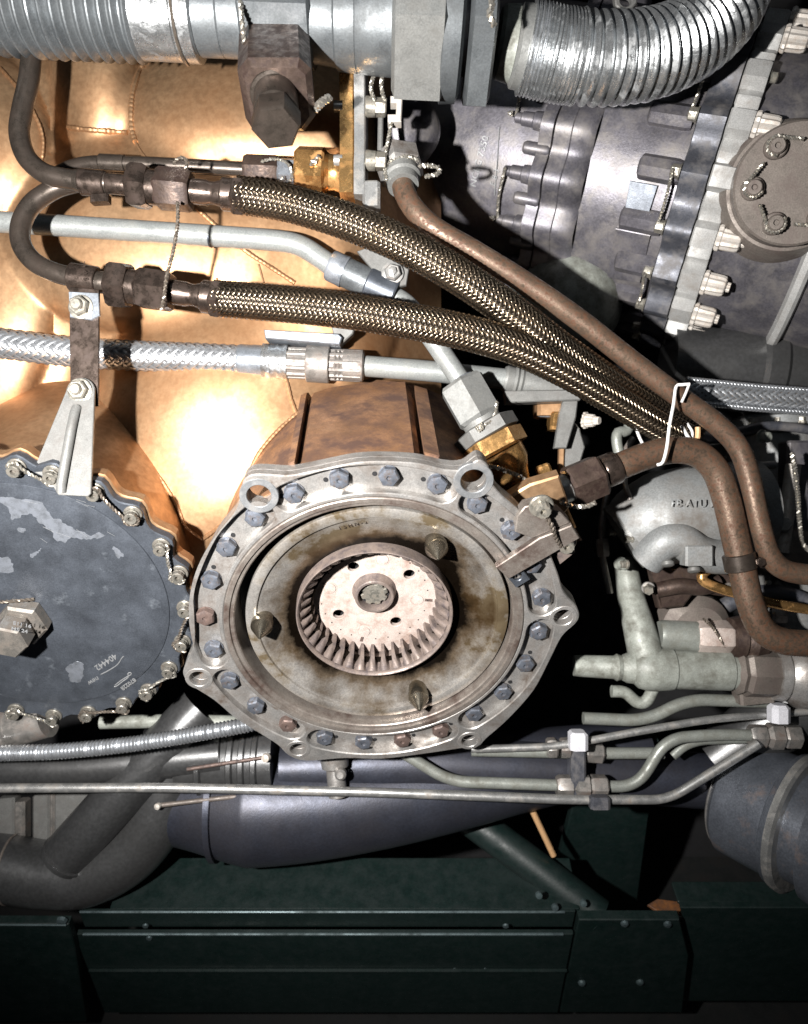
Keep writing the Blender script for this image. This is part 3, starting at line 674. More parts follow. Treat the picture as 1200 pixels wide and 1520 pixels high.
tee = thing('tee_block', 'rust spotted square tee block with hex plug hanging under the top coupling', 'tee fitting', P(412, 220, -110))
q0 = P(412, 92, -66); q1 = P(413, 166, -140); ax = (q1 - q0).normalized()
b = B(); rr = Vector((1, 0, 0)); vv = ax.cross(rr).normalized()
def TF(x, y, z): return q0 + rr * x + vv * y + ax * z
o = [(-40, -48), (30, -48), (48, -26), (48, 34), (34, 48), (-32, 48), (-48, 32), (-48, -30)]
plate(b, TF, o, [], -20, 100, 9); obj('block', b, RUSTY, tee)
b = B(); lathe(b, TF(-2, 4, 98), ax, [(0, 34), (2, 33), (3, 29), (44, 29), (47, 27)], 32); obj('plug_neck', b, TUBE_DK, tee)
b = B(); lathe(b, TF(-2, 4, 143), ax, [(0, 27), (3, 31.5), (32, 31.5), (37, 28), (37.2, 0)], 6, 30); obj('plug_head', b, TUBE_DK, tee)

chose = thing('convoluted_hose', 'silver convoluted flexible hose curving up out of the top right', 'hose', P(880, 150, -40))
b = B(); turned(b, (738, 62, -48), (774, 68, -46), [(0, 44), (0.15, 49), (0.7, 52), (0.75, 47), (1, 47)], 36); obj('end_fitting', b, PALEGRN, chose)
b = B(); turned(b, (762, 68, -46), (786, 72, -44), [(0, 50), (0.2, 56), (1, 57)], 36); obj('end_collar', b, COUPL_L, chose)
b = B(); pth = catmull([P(780, 72, -44), P(840, 84, -40), P(900, 88, -35), P(960, 82, -25), P(1020, 60, -10), P(1066, 22, 0), P(1092, -30, 10), P(1102, -90, 20)], 1.7)
sweep(b, pth, 60, 40, lambda s, a: (60 + 1.6 * math.sin(s * 2 * math.pi / 5.4) + 1.2 * noise.noise(Vector((s * 0.09, a * 1.6, 2)))) if s < 72 else (59 - 0.012 * s + 4.2 * math.sin(s * 2 * math.pi / 14.6) + 1.0 * noise.noise(Vector((s * 0.07, a * 2.0, 2)))), ); obj('convolution', b, FOIL, chose)
b = B()
for k in range(6): turned(b, (787 + k * 3.2, 73 + k * 0.5, -44), (790.4 + k * 3.2, 73.5 + k * 0.5, -44), [(0, 60), (0.5, 62.4), (1, 60)], 36)
obj('wire_binding', b, SHIELD, chose)
b = B(); q = [P(800, 40, -88), P(850, 46, -92), P(905, 50, -92), P(965, 44, -86), P(1020, 22, -70)]
ptube(b, [(792, 26, -74), (850, 33, -78), (910, 36, -78), (968, 30, -70), (1030, 4, -60)], 4.5, 8, 3, lambda s, a: 4 + 1.6 * noise.noise(Vector((s * 0.11, a, 5)))); obj('seam', b, FOIL, chose)
lug = thing('eye_lug', 'small pale metal eye lug poking down at the very top edge', 'lug', P(928, 10, 60))
b = B(); pf = lambda x, y, z: P(928, 2, 60) + Vector((x, -z, y)); plate(b, pf, [(-14, 40), (-18, 5), (-16, -10), (-6, -18), (8, -17), (17, -6), (18, 10), (28, 40)], [circle(0, -2, 9, 16)], -6, 6, 2); obj('plate', b, BRKT, lug)

# ================================================================== BENT RETURN TUBES AND THE BRAIDED HOSES
def chain(parent, axis0, axis1, d, items):
    """turned pieces along one axis; item: name, x0, x1, kind, radius, material[, phase]"""
    (ax0, ay0), (ax1, ay1) = axis0, axis1
    yy = lambda x: ay0 + (ay1 - ay0) * (x - ax0) / (ax1 - ax0)
    for it in items:
        nm, x0, x1, kind, r, m = it[:6]; ph = it[6] if len(it) > 6 else 0
        b = B(); A, C = (x0, yy(x0), d), (x1, yy(x1), d)
        if kind == 'hex': hexa(b, A, C, r, ph, 0.1 if x1 - x0 > 35 else 0.2)
        elif kind == 'ring': turned(b, A, C, [(0, r * 0.93), (0.12, r), (0.88, r), (1, r * 0.93)], 32)
        elif kind == 'groove': turned(b, A, C, [(0, r), (0.45, r), (0.55, r * 0.9), (0.68, r * 0.9), (0.78, r), (1, r)], 32)
        else: turned(b, A, C, [(0, r), (1, r)], 32)
        obj(nm, b, m, parent)
dh = -35
h1 = thing('braided_hose', 'upper brown braided steel hose running down to the right from its hex fittings', 'braided hose', P(520, 330, dh), 'braided steel hoses')
chain(h1, (115, 268), (365, 291), dh, [('tube_end', 112, 160, 'ring', 16.5, TUBE_DK), ('ferrule', 158, 197, 'ring', 15, STEELBRN), ('hex_nut', 193, 222, 'hex', 34, STEELBRN, 12), ('collar', 220, 237, 'ring', 25, STEELBRN),
    ('hex_body', 233, 285, 'hex', 31, RUSTY, 2), ('neck', 283, 336, 'groove', 18, STEELBRN), ('socket', 330, 352, 'ring', 24, STEELBRN), ('hex_socket', 345, 366, 'hex', 29, STEELBRN, 28)])
H1 = [P(352, 289, dh), P(400, 296, dh), P(450, 307, dh), P(520, 330, dh), P(600, 364, dh), P(680, 409, dh + 6), P(760, 464, dh + 20), P(830, 518, dh + 42), P(900, 566, dh + 75), P(960, 602, dh + 112), P(1030, 642, dh + 160)]
p1 = catmull(H1, 5); b = B(); sweep(b, p1, 22.5, 20); obj('core', b, BRAIDCORE, h1)
b = B(); braid(b, p1, 24.5, 20, None, 0.74, 1.3, 1.2); obj('wire_braid', b, BRAID, h1, kind='stuff', flip=False, ang=180)
h2 = thing('braided_hose', 'lower brown braided steel hose passing beneath the other one', 'braided hose', P(520, 462, dh), 'braided steel hoses')
chain(h2, (105, 413), (330, 444), dh, [('tube_end', 120, 166, 'ring', 16, TUBE_DK), ('hex_nut', 163, 193, 'hex', 36, STEELBRN, 16), ('collar', 191, 208, 'ring', 25, STEELBRN), ('hex_body', 205, 256, 'hex', 31, STEELBRN, 5),
    ('neck', 254, 306, 'groove', 18, STEELBRN), ('socket', 300, 320, 'ring', 24, STEELBRN), ('hex_socket', 314, 332, 'hex', 29, STEELBRN, 20)])
H2 = [P(318, 443, dh), P(370, 447, dh), P(440, 453, dh), P(520, 462, dh), P(600, 475, dh), P(690, 493, dh + 5), P(770, 517, dh + 18), P(840, 550, dh + 40), P(900, 584, dh + 65), P(960, 620, dh + 95), P(1022, 655, dh + 130)]
p2 = catmull(H2, 5); b = B(); sweep(b, p2, 22.0, 20); obj('core', b, BRAIDCORE, h2)
b = B(); braid(b, p2, 24, 20, None, 0.74, 1.3, 1.2); obj('wire_braid', b, BRAID, h2, kind='stuff', flip=False, ang=180)
u1 = B(); ptube(u1, [(50, 40, -20), (47, 80, -22), (43, 120, -25), (33, 165, -28), (29, 200, -30), (40, 234, -32), (66, 257, -34), (96, 265, -35), (135, 270, dh)], 14.6, 20, 4)
tag(obj('bent_tube', u1, TUBE_DK), 'dark bent tube dropping from the top corrugated hose and turning right', 'tube')
u2 = B(); ptube(u2, [(130, 268, -6), (104, 273, -6), (78, 282, -8), (48, 303, -14), (32, 332, -20), (32, 362, -26), (50, 388, -30), (80, 404, -34), (112, 412, dh), (140, 416, dh)], 14.4, 20, 4)
tag(obj('bent_tube', u2, TUBE_DK), 'dark tube in a tight U bend left of the lower hose fittings', 'tube')
b = B(); turned(b, (120, 270, dh), (158, 273, dh), [(0, 17.5), (0.05, 19), (0.95, 19), (1, 17.5)], 28); box(b, P(150, 296, dh), (1, 0, 0.05), (0, 1, 0), (0, 0, 1), 26, 16, 12, 2)
tag(obj('band_clamp', b, STEELBRN), 'dark band clamp with a stub round the upper bent tube end', 'clamp')
# thin tube behind the upper fittings
t3 = thing('thin_tube', 'thin brown tube running behind the upper hose fittings to a bronze union', 'tube', P(250, 248, 40))
b = B(); ptube(b, [(70, 268, 60), (102, 250, 50), (140, 242, 42), (200, 243, 40), (300, 248, 40), (372, 252, 40)], 10.5, 16); obj('pipe', b, TUBE_DK, t3)
b = B(); turned(b, (148, 241, 41), (186, 243, 40), [(0, 11), (0.05, 12.5), (1, 12.5)], 20); obj('sleeve', b, TUBE_DK, t3)
b = B(); hexa(b, (363, 252, 36), (416, 254, 36), 22, 5); obj('hex_nut', b, RUSTY, t3)
b = B(); hexa(b, (414, 256, 34), (444, 258, 34), 22, 30); obj('hex_collar', b, ALUB, t3)
b = B(); twist(b, [P(388, 240, 8), P(404, 236, 4), P(424, 240, 2), P(434, 256, 2), P(430, 270, 4), P(418, 272, 6), P(420, 262, 6)], 1.5, 8); obj('lockwire', b, WIRE, t3)
gu = thing('bronze_union', 'bronze hex union with flared neck bolted to the upright flange', 'union', P(480, 300, 40))
b = B(); hexa(b, (440, 254, 34), (484, 256, 34), 37, 32, 0.08); hxu = obj('hex_body', b, BRONZE, gu)
b = B(); turned(b, (480, 256, 36), (514, 258, 38), [(0, 33), (0.25, 26), (0.5, 25), (0.8, 29), (1, 38)], 32); obj('neck', b, BRONZE, gu)
b = B(); twist(b, [P(462, 245, -2), P(470, 236, -4), P(474, 232, -4)], 2.6, 6); obj('lockwire', b, WIRE, hxu)
uf = thing('upright_flange', 'narrow bronze and grey bolted flange standing edge-on beside the bronze union', 'flange', P(535, 300, 40))
xf = lambda x, y, z: P(508, 205, 40) + Vector((z, x, y)); fo = [(-46, 150), (46, 150), (50, 60), (44, 20), (44, -60), (50, -100), (-50, -104), (-50, -60), (-40, -40), (-42, 40), (-50, 70)]
b = B(); plate(b, xf, fo, [], 0, 21, 2); obj('bronze_half', b, BRONZE, uf)
b = B(); plate(b, xf, [(x * 1.06, y * 1.02 - 2) for x, y in fo], [], 21.5, 38, 2); obj('grey_half', b, STEEL_L, uf)
b = B(); box(b, P(552, 292, 0), (1, 0, 0), (0, 1, 0), (0, 0, 1), 26, 30, 38, 4); obj('foot', b, STEEL_L, uf)
for y in (158, 238):
    b = B(); turned(b, (543, y, 0), (558, y + 1, 0), [(0, 14), (0.1, 15), (1, 14)], 20); turned(b, (556, y + 1, 0), (574, y + 2, 0), [(0, 12), (0.1, 13.5), (0.9, 13), (1, 11)], 12, 0, 0.9); obj('bolt', b, BOLTS, uf)
    b = B(); turned(b, (496, y, 2), (509, y, 2), [(0, 8), (1, 8)], 16); obj('bolt_tip', b, STEEL_L, uf)
b = B(); twist(b, [P(566, 100, -10), P(556, 112, -12), P(551, 130, -12), P(556, 150, -12)], 2, 10); obj('lockwire', b, WIRE, uf)
b = B(); twist(b, [P(576, 98, -8), P(567, 118, -10), P(568, 138, -10), P(572, 150, -8)], 2, 10); obj('lockwire', b, WIRE, uf)
b = B(); twist(b, [P(582, 176, -6), P(578, 200, -6), P(572, 230, -4)], 1.8, 9); obj('lockwire', b, WIRE, uf)
clip = thing('slotted_clip', 'small cream C shaped clip between the flange bolts and the grey engine case', 'clip', P(588, 190, 0))
cf = lambda x, y, z: P(588, 165, 0) + Vector((x, -z, y)); b = B()
plate(b, cf, [(-8, 18), (10, 18), (8, -20), (-12, -20), (-12, -9), (0, -9), (1, 8), (-8, 8)], [], -10, 10, 2); obj('body', b, NUTW, clip)
b = B(); box(b, P(565, 196, 20), (1, 0, 0), (0, 1, 0), (0.02, 0, 1), 8, 10, 60, 2); tag(obj('spacer_strip', b, BRKT), 'bright upright spacer strip in the dark gap right of the bolted flange', 'strip')

# lockwire hanging between the two hose fittings
b = B(); twist(b, [P(258, 244, dh - 30), P(264, 236, dh - 32), P(272, 234, dh - 32), P(278, 240, dh - 30), P(276, 250, dh - 28)], 1.6, 8)
tag(obj('lockwire', b, WIREDK), 'small twisted wire loop on top of the upper hex fitting', 'lockwire')
b = B(); twist(b, [P(264, 300, dh - 32), P(264, 330, dh - 34), P(258, 370, dh - 36), P(248, 410, dh - 34), P(244, 440, dh - 34), P(240, 460, dh - 32)], 1.7, 8)
tag(obj('lockwire', b, WIREDK), 'dark twisted wire hanging from the upper to the lower hex fitting', 'lockwire')

# ================================================================== GREY PIPES BEHIND THE HOSES
gp = thing('grey_pipe', 'pale grey pipe crossing left to right then bending down between the braided hoses', 'pipe', P(250, 350, 75))
b = B(); rtube(b, [(-60, 326, 75), (60, 333, 75), (400, 356, 72), (445, 362, 70), (512, 408, 66)], 15.5, 46, 22); obj('pipe', b, ALU, gp)
b = B()
for x, r in ((312, 16.0),): turned(b, (x, 351, 73.5), (x + 3, 351.3, 73.5), [(0, r), (1, r)], 24)
obj('tape_line', b, GREYBLUE, gp)
chain(gp, (500, 398), (590, 440), 64, [('end_collar', 490, 512, 'ring', 23, ALUB), ('coupling', 506, 552, 'ring', 22, COUPL), ('bead', 509, 514, 'ring', 23.5, ALUB)])
b = B(); turned(b, (546, 420, 64), (588, 439, 64), [(0, 24.5), (0.05, 26), (0.95, 26), (1, 24.5)], 32); obj('band_clamp', b, GREYBLUE, gp)
b = B(); rtube(b, [(575, 434, 64), (606, 452, 62), (655, 522, 58), (700, 588, 54)], 15, 30, 20); obj('lower_pipe', b, ALU, gp)
chain(gp, (678, 566), (712, 622), 50, [])
def seg(parent, nm, a, c, kind, r, m, ph=0, ch=0.1):
    b = B()
    if kind == 'hex': hexa(b, a, c, r, ph, ch)
    else: turned(b, a, c, [(0, r * 0.94), (0.1, r), (0.9, r), (1, r * 0.94)], 32)
    return obj(nm, b, m, parent)
seg(gp, 'nut_collar', (684, 562, 50), (690, 572, 49), 'ring', 20, ALUB)
hn = seg(gp, 'hex_nut', (682, 567, 46), (714, 623, 40), 'hex', 36, COUPL_L, 2, 0.08)
seg(gp, 'skirt', (710, 616, 42), (720, 634, 40), 'ring', 29, COUPL_L)
bu = thing('elbow_union', 'pale hex union on a polished bronze neck just right of the flange top', 'union', P(760, 720, 30))
seg(bu, 'hex_flange', (716, 632, 36), (728, 652, 34), 'hex', 50, BRKT, 32, 0.12)
seg(bu, 'bronze_hex', (727, 650, 34), (740, 674, 32), 'hex', 50, BRONZE, 32, 0.1)
b = B(); turned(b, (738, 668, 34), (785, 752, 60), [(0, 38), (0.25, 37), (0.4, 30), (0.55, 24), (0.75, 25), (1, 32)], 32); obj('neck', b, BRONZE, bu)
b = B(); plate(b, lambda x, y, z: F(*on(782, 752, -60), -60) + RF * x + UF * y + NF * z, [(-62, -36), (30, -50), (64, -8), (46, 46), (4, 36), (-40, 10)], [], -20, 0, 3); obj('base', b, COPPER, bu)
b = B(); twist(b, [P(738, 596, 4), P(736, 612, -2), P(728, 626, -8), P(712, 634, -10), P(708, 636, -10), P(716, 628, -12)], 1.6, 8); obj('lockwire', b, WIRE, bu); b = B(); twist(b, [P(706, 634, -9), P(712, 640, -11), P(718, 634, -12), P(712, 630, -12)], 1.4, 7); obj('lockwire', b, WIRE, bu)
b = B(); twist(b, [P(722, 690, -10), P(760, 702, -14), P(800, 724, -20), P(840, 748, -26), P(868, 752, -30), P(884, 746, -30)], 2.2, 10)
tag(obj('lockwire', b, WIRE), 'long bright twisted wire from the bronze neck to the rusty nut at right', 'lockwire')
# shielded cable
sh = thing('shielded_cable', 'silver braided shield cable crossing behind the hanging strap', 'cable', P(200, 527, 95))
ps = [P(-70, 502, 90), P(0, 510, 90), P(100, 522, 92), P(200, 528, 94), P(300, 532, 95), P(362, 535, 95)]
pp = catmull(ps, 5); b = B(); sweep(b, pp, 21.0, 20); obj('core', b, SHIELD, sh)
b = B(); braid(b, pp, 22.5, 12, 170, 0.95, 1.2, 1.2); obj('wire_braid', b, SHIELD, sh, kind='stuff', flip=False, ang=180)
b = B(); turned(b, (355, 534, 94), (396, 536, 94), [(0, 22), (0.08, 23), (0.45, 22.4), (0.5, 23), (1, 23)], 28); obj('tape', b, ALUB, sh)
b = B(); ptube(b, [(391, 536, 94), (410, 537, 94), (428, 538, 94)], 25, 22, 2, lambda s, a: 27 + 2.6 * noise.noise(Vector((s * 0.16, math.cos(a) * 3, math.sin(a) * 3)))); obj('foil_bundle', b, FOIL, sh)
b = B(); turned(b, (425, 538, 94), (541, 543, 94), [(0, 20), (0.02, 22), (0.62, 22), (0.64, 24), (0.67, 21), (0.69, 24), (0.72, 21), (0.74, 23.5), (0.98, 23.5), (1, 20)], 30)
for k in range(12):
    a = math.pi * 2 * k / 12; pa, pc = P(428, 538, 94), P(536, 543, 94); e = basis(pc - pa); off = e[1] * math.cos(a) * 21.5 + e[2] * math.sin(a) * 21.5
    sweep(b, [pa + off, pc + off], 4.6, 8)
obj('connector', b, CLAMPST, sh)
b = B(); turned(b, (456, 539, 94), (490, 541, 94), [(0, 27), (0.04, 28), (0.96, 28), (1, 27)], 30); obj('band', b, CLAMPST, sh)
b = B(); rtube(b, [(538, 543, 94), (640, 551, 96), (752, 563, 100)], 15.5, 20, 20); obj('outlet_pipe', b, ALU, sh)
b = B(); turned(b, (748, 562, 100), (835, 578, 104), [(0, 18), (0.04, 20), (0.16, 19), (0.2, 22), (0.24, 19), (0.28, 22), (0.32, 19.5), (0.6, 20), (1, 18)], 28); obj('connector', b, COUPL_L, sh)
cb = thing('support_bracket', 'grey angled bracket arm holding the shielded cable connector under the lower hose', 'bracket', P(450, 505, 80))
zf = lambda x, y, z: P(450, 507, 78) + Vector((x, -z, y))
b = B(); plate(b, zf, [(-58, 14), (58, 8), (64, 2), (60, -10), (-56, 0)], [], -22, 22, 2); obj('arm', b, ALUB, cb)
b = B(); plate(b, zf, [(44, 28), (84, 26), (80, 10), (60, -8), (52, 0)], [], -10, 10, 2); obj('foot', b, BRKT, cb)
b = B(); plate(b, lambda x, y, z: P(590, 405, 50) + Vector((x, -z, y)), [(-62, 32), (-40, 40), (18, 4), (14, -20), (-6, -24), (-30, -6)], [], -5, 5, 1.5)
pb = thing('clamp_plate', 'pale plate and bolt of the clamp on the grey pipe between the hoses', 'clamp', P(585, 420, 50)); obj('plate', b, BRKT, pb)
b = B(); lathe(b, P(583, 406, 44), (0, -1, 0), [(0, 17), (4, 17), (5, 12)], 24); lathe(b, P(583, 406, 40), (0, -1, 0), [(0, 13), (9, 13), (11, 11), (11, 7), (16, 6.5), (17, 0)], 6, 15); obj('bolt', b, STEEL_L, pb)

# ================================================================== STRAP AND TRIANGULAR BRACKET ON THE LEFT
st = thing('strap_clamp', 'brown riveted strap clamp hanging straight down from the lower tube', 'clamp', P(125, 600, -52))
sf = lambda x, y, z: P(126, 500, -56) + Vector((x, -z, y))
b = B(); plate(b, sf, [(-21, 70), (21, 66), (20, -98), (-19, -98)], [], -2, 2.5, 0.8); obj('strap', b, STEELBRN, st)
b = B(); turned(b, (105, 411, dh), (146, 417, dh), [(0, 19), (0.03, 20.5), (0.97, 20.5), (1, 19)], 30); obj('loop', b, STEELBRN, st)
b = B(); plate(b, sf, [(-20, 62), (22, 60), (24, 28), (12, 22), (-18, 26)], [], 3, 7, 1); obj('tab', b, ALUB, st)
b = B(); lathe(b, (0, 0, 0), (0, 0, 1), [(0, 17), (2.5, 17), (3, 15)], 26); lathe(b, (0, 0, 0), (0, 0, 1), [(2, 12.5), (4, 14), (11, 14), (13, 12), (13, 8.5)], 6); lathe(b, (0, 0, 0), (0, 0, 1), [(12, 8), (17, 8), (19, 6.5), (19.2, 0)], 18)
nutm = proto('nut', b, BOLTS)
inst('nut', nutm, st, sf(-2, 40, 7), (0, -1, 0), 20)
text('stamped_mark', '79 41 8', sf, 0, 92, 3, 9, -80, STEELBRN, st)
tb = thing('triangular_bracket', 'grey triangular bracket with a pressed rib rising from the cover edge to the strap', 'bracket', P(110, 720, -70))
tf = lambda x, y, z: P(112, 640, -66) + Vector((x, -z - (y - 60) * -0.22 - 0, y))
pl = []
for k in range(13):
    t = math.pi * (1 - k / 12); pl.append((8 + 20 * math.cos(t) * 1.0, 55 + 20 * math.sin(t)))
o = pl + [(36, -88), (32, -92), (-8, -90), (-24, -68), (-46, -58)]
rib = [(4, 30), (8, 30), (-1, -86), (-8, -86)]
b = B(); plate(b, tf, o[::-1], [], -3, 2, 1); obj('plate', b, BRKT, tb)
b = B(); sweep(b, [tf(6, 32, 2), tf(5.4, 24, 6), tf(3, 0, 7), tf(-3, -76, 7), tf(-3.6, -86, 3)], 6.5, 12); obj('rib', b, BRKT, tb)
inst('nut', nutm, tb, tf(8, 56, 2), (0, -1, 0), 5)

# ================================================================== BROWN TUBES ON THE RIGHT
bt = thing('oxidised_tube', 'long brown oxidised tube from the wired nut running down to the right edge', 'tube', P(700, 372, 0))
b = B(); ptube(b, [(596, 262, 20), (601, 286, 10), (618, 314, 2), (650, 342, 0), (705, 374, 4), (780, 420, 12), (860, 475, 20), (940, 538, 28), (1010, 590, 36), (1062, 628, 40), (1096, 664, 42), (1113, 710, 44), (1126, 770, 46), (1142, 822, 48), (1166, 846, 50), (1210, 854, 52), (1260, 856, 52)], 16, 22, 5); obj('pipe', b, BROWNTUBE, bt)
b = B(); turned(b, (592, 240, 34), (599, 276, 14), [(0, 24), (0.3, 28), (0.7, 28), (0.75, 24), (1, 23)], 30); obj('collar', b, COUPL_L, bt)
b = B(); hexa(b, (590, 232, 40), (595, 258, 26), 37, 10, 0.15); obj('hex_nut', b, STEEL, bt)
b = B(); twist(b, [P(622, 246, 0), P(640, 246, -6), P(652, 250, -8), P(650, 258, -6), P(632, 262, -2)], 2.2, 8); obj('lockwire', b, WIRE, bt)
b = B(); twist(b, [P(574, 268, 8), P(572, 250, 2), P(582, 238, 0), P(602, 232, 0), P(622, 238, 2)], 1.8, 8); obj('lockwire', b, WIRE, bt)
bd = thing('elbow_tube', 'thick brown tube arching from the rusty hex nut down the right side', 'tube', P(1000, 670, 40))
b = B(); ptube(b, [(898, 700, 24), (925, 690, 28), (962, 676, 34), (1000, 668, 38), (1036, 674, 42), (1062, 698, 46), (1078, 740, 48), (1090, 790, 50), (1102, 845, 52), (1114, 895, 54), (1132, 934, 56), (1164, 952, 58), (1220, 956, 60), (1270, 958, 60)], 20, 24, 5); obj('pipe', b, BROWNTUBE, bd)
seg(bd, 'collar', (894, 702, 24), (916, 693, 27), 'ring', 25, STEELBRN)
seg(bd, 'hex_nut', (845, 724, 20), (893, 704, 22), 'hex', 34, RUSTY, 4, 0.08)
seg(bd, 'stub', (832, 728, 22), (850, 721, 22), 'ring', 22, STEEL_L)
# cord ties
for lab, pts, r in (('white lacing cord looped over the thick tube and up round the brown tube', [(976, 690, 8), (984, 686, 2), (990, 664, -6), (994, 632, -2), (1000, 600, 2), (1004, 574, 12), (1013, 571, 12), (1024, 570, 12)], 2.4),
                    ('short white cord end hanging over the brown tube beside the flat braid', [(1023, 571, 12), (1018, 584, 10), (1012, 597, 8)], 2.0),
                    ('white cord strand dangling below the braided hoses at left of the loop', [(944, 634, 60), (949, 648, 62), (956, 662, 64)], 2.2),
                    ('white cord strand crossing under the hose ends right of the loop', [(1012, 632, 50), (1020, 646, 52), (1030, 660, 54)], 2.6),
                    ('curled white cord end under the brown tube', [(1020, 628, 62), (1028, 642, 62), (1024, 654, 62), (1008, 655, 62)], 2.0)):
    b = B(); ptube(b, pts, r, 8, 3); tag(obj('cord_tie', b, CORD), lab, 'cord')
b = B(); ptube(b, [(1036, 634, 60), (1036, 648, 60), (1033, 656, 60)], 4, 8); tag(obj('tag_end', b, TAN), 'small tan strap end hanging below the brown tube', 'strap end')
# flat braid at right
fb = thing('flat_braid', 'flat grey braided strap with bright edges reaching the right edge', 'braided strap', P(1100, 600, 120))
ctr = [P(1018, 578, 118), P(1060, 582, 120), P(1120, 588, 122), P(1200, 594, 124), P(1260, 598, 124)]
pc = catmull(ctr, 5); b = B(); sweep(b, pc, 15, 20, squash=0.35); obj('core', b, CLAMPST, fb)
b = B(); braid(b, pc, 17, 12, 150, 0.9, 1.5, 1.4, squash=0.45); obj('wire_braid', b, SHIELD, fb, kind='stuff', flip=False, ang=180)
for dy in (-14, 19):
    b = B(); pe = catmull([q + Vector((0, -4, -dy * 1.1)) for q in ctr], 5); braid(b, pe, 4.0, 6, 34, 1.0, 0.8, 0.8); sweep(b, pe, 4.2, 8); obj('edge_cord', b, SHIELD, fb, flip=False, ang=180)

# ================================================================== ENGINE CASE (upper right)
EA = Vector((0.91, -0.28, -0.303)).normalized(); _, E1, E2 = basis(EA)
A0 = Vector((598, 350, 622))
def E(t, phi, r): return A0 + EA * t + (E1 * math.cos(R(phi)) + E2 * math.sin(R(phi))) * r
def ering(b, prof, n=160, rf=None):
    vs = []
    for t, r in prof:
        for i in range(n):
            ph = 360 * i / n; vs.append(E(t, ph, r + (rf(ph) if rf else 0)))
    b.add(vs, [(k * n + i, k * n + (i + 1) % n, (k + 1) * n + (i + 1) % n, (k + 1) * n + i) for k in range(len(prof) - 1) for i in range(n)])
case = thing('engine_case', 'dark grey cylindrical engine case with two bolted flange rows at upper right', 'engine case', E(-100, 90, 280))
b = B(); ering(b, [(-640, 180), (-600, 262), (-570, 276), (-400, 280), (-262, 276), (-180, 276), (-60, 276), (-40, 278), (40, 268), (70, 262), (260, 262), (300, 255)], 120); body = obj('barrel', b, CASE, case)
PH1 = [-70, -53, -36, -19, -2, 15, 32, 49, 66, 83, 100]
PH2 = [-62, -45, -28, -11, 6, 23, 40, 56, 71, 86, 101]
def lob(PH, wd, h): return lambda ph: h * max(math.exp(-(((ph - q + 180) % 360 - 180) / wd) ** 2) for q in PH)
b = B(); ering(b, [(-292, 274), (-290, 281), (-268, 281), (-267, 274)], 220, lob(PH1, 5.6, 19)); obj('flange_ring', b, CASE, case)
b = B(); ering(b, [(-266, 274), (-264, 283), (-236, 283), (-234, 281), (-206, 279), (-196, 272)], 220, lob(PH1, 6.0, 18)); obj('flange_ring', b, CASE, case)
for q in PH1[3:]:
    b = B(); lathe(b, E(-290, q, 286), -EA, [(0, 16), (14, 15), (16, 12), (36, 11.5), (38, 9), (48, 8.5), (50, 6)], 18)
    obj('boss', b, CASE, case)
    b = B(); lathe(b, E(-268, q + 8.5, 276), -EA, [(0, 10), (4, 12), (44, 11), (48, 8)], 16); obj('web', b, CASE, case)
for i in range(4, 8):
    p, q = E(-334, PH1[i], 292), E(-334, PH1[i + 1], 292); b = B()
    if i % 2 == 0: twist(b, [p + E1 * 12, p.lerp(q, 0.5) + E1 * 4 - EA * 6, q - E1 * 2 - EA * 4], 1.8, 10)
    else: twist(b, [p - EA * 10, p - EA * 16 + E1 * 6, p - EA * 8 + E1 * 12], 1.8, 10)
    obj('lockwire', b, WIRE, case)
b = B(); ering(b, [(-46, 274), (-44, 284), (-30, 285), (-2, 285), (-1, 274)], 220, lob(PH2, 4.6, 22)); obj('flange_ring', b, CASEDK, case)
def scal(ph):
    m = min(abs((ph - q + 180) % 360 - 180) for q in PH2)
    return 14 if m < 3.8 else (-7 + 12 * max(0, min(1, (m - 5) / 4.0)) ** 2 if m < 12 else 5)
b = B(); ering(b, [(0, 268), (0.5, 285), (3, 288), (34, 288), (38, 286), (39, 262)], 240, scal); obj('light_flange', b, FLANGEL, case)
nb = B(); lathe(nb, (0, 0, 0), (0, 0, 1), [(0, 19), (3, 21), (7, 21), (9, 18.4), (32, 17.8), (37, 16.2), (39, 13), (39, 8.5), (46, 8), (47, 0)], 24, 0, 0.88)
nut12 = proto('twelve_point_nut', nb, NUTW, 25)
nb = B(); lathe(nb, (0, 0, 0), (0, 0, 1), [(0, 13), (2, 13.5), (3, 11), (14, 11), (16, 8), (16, 0)], 12, 0, 0.92); smalln = proto('bolt_head', nb, BOLTS)
for k, q in enumerate(PH2[1:]):
    if k in (2,): inst('stud_end', smalln, case, E(39, q, 284), EA, 0, 0.8); continue
    inst('twelve_point_nut', nut12, case, E(39, q, 289), EA, 15 * (k % 3))
for k, q in enumerate(PH2[2:]):
    b = B(); lathe(b, E(-124 + 8 * (k % 2), q, 274), EA, [(0, 12), (3, 19), (6, 21), (62, 21.5), (72, 20)], 8, 22); obj('boss', b, CASE, case)
    inst('bolt_head', smalln, case, E(-46, q, 292), -EA, 10 * k)
for i in (3, 5, 7):
    p, q = E(-58, PH2[i], 302), E(-58, PH2[i + 1], 302); b = B(); twist(b, [p + E1 * 6, p.lerp(q, 0.5) + EA * 2, q - E1 * 4], 1.7, 10); obj('lockwire', b, WIRE, case)
b = B(); pf = lambda x, y, z: E(-100 + x, 32 + y, 281 + z); plate(b, pf, [(-22, -4), (24, -4), (22, 5), (-18, 5)], [], -4, 4, 0.4); obj('pad', b, GREYBLUE, case)
b = B(); pf = lambda x, y, z: E(-96 + x, 55 + y, 279 + z); plate(b, pf, [(-30, -11), (30, -11), (32, 8), (-28, 9)], [], -4, 4, 0.4); obj('pad', b, CASE, case)
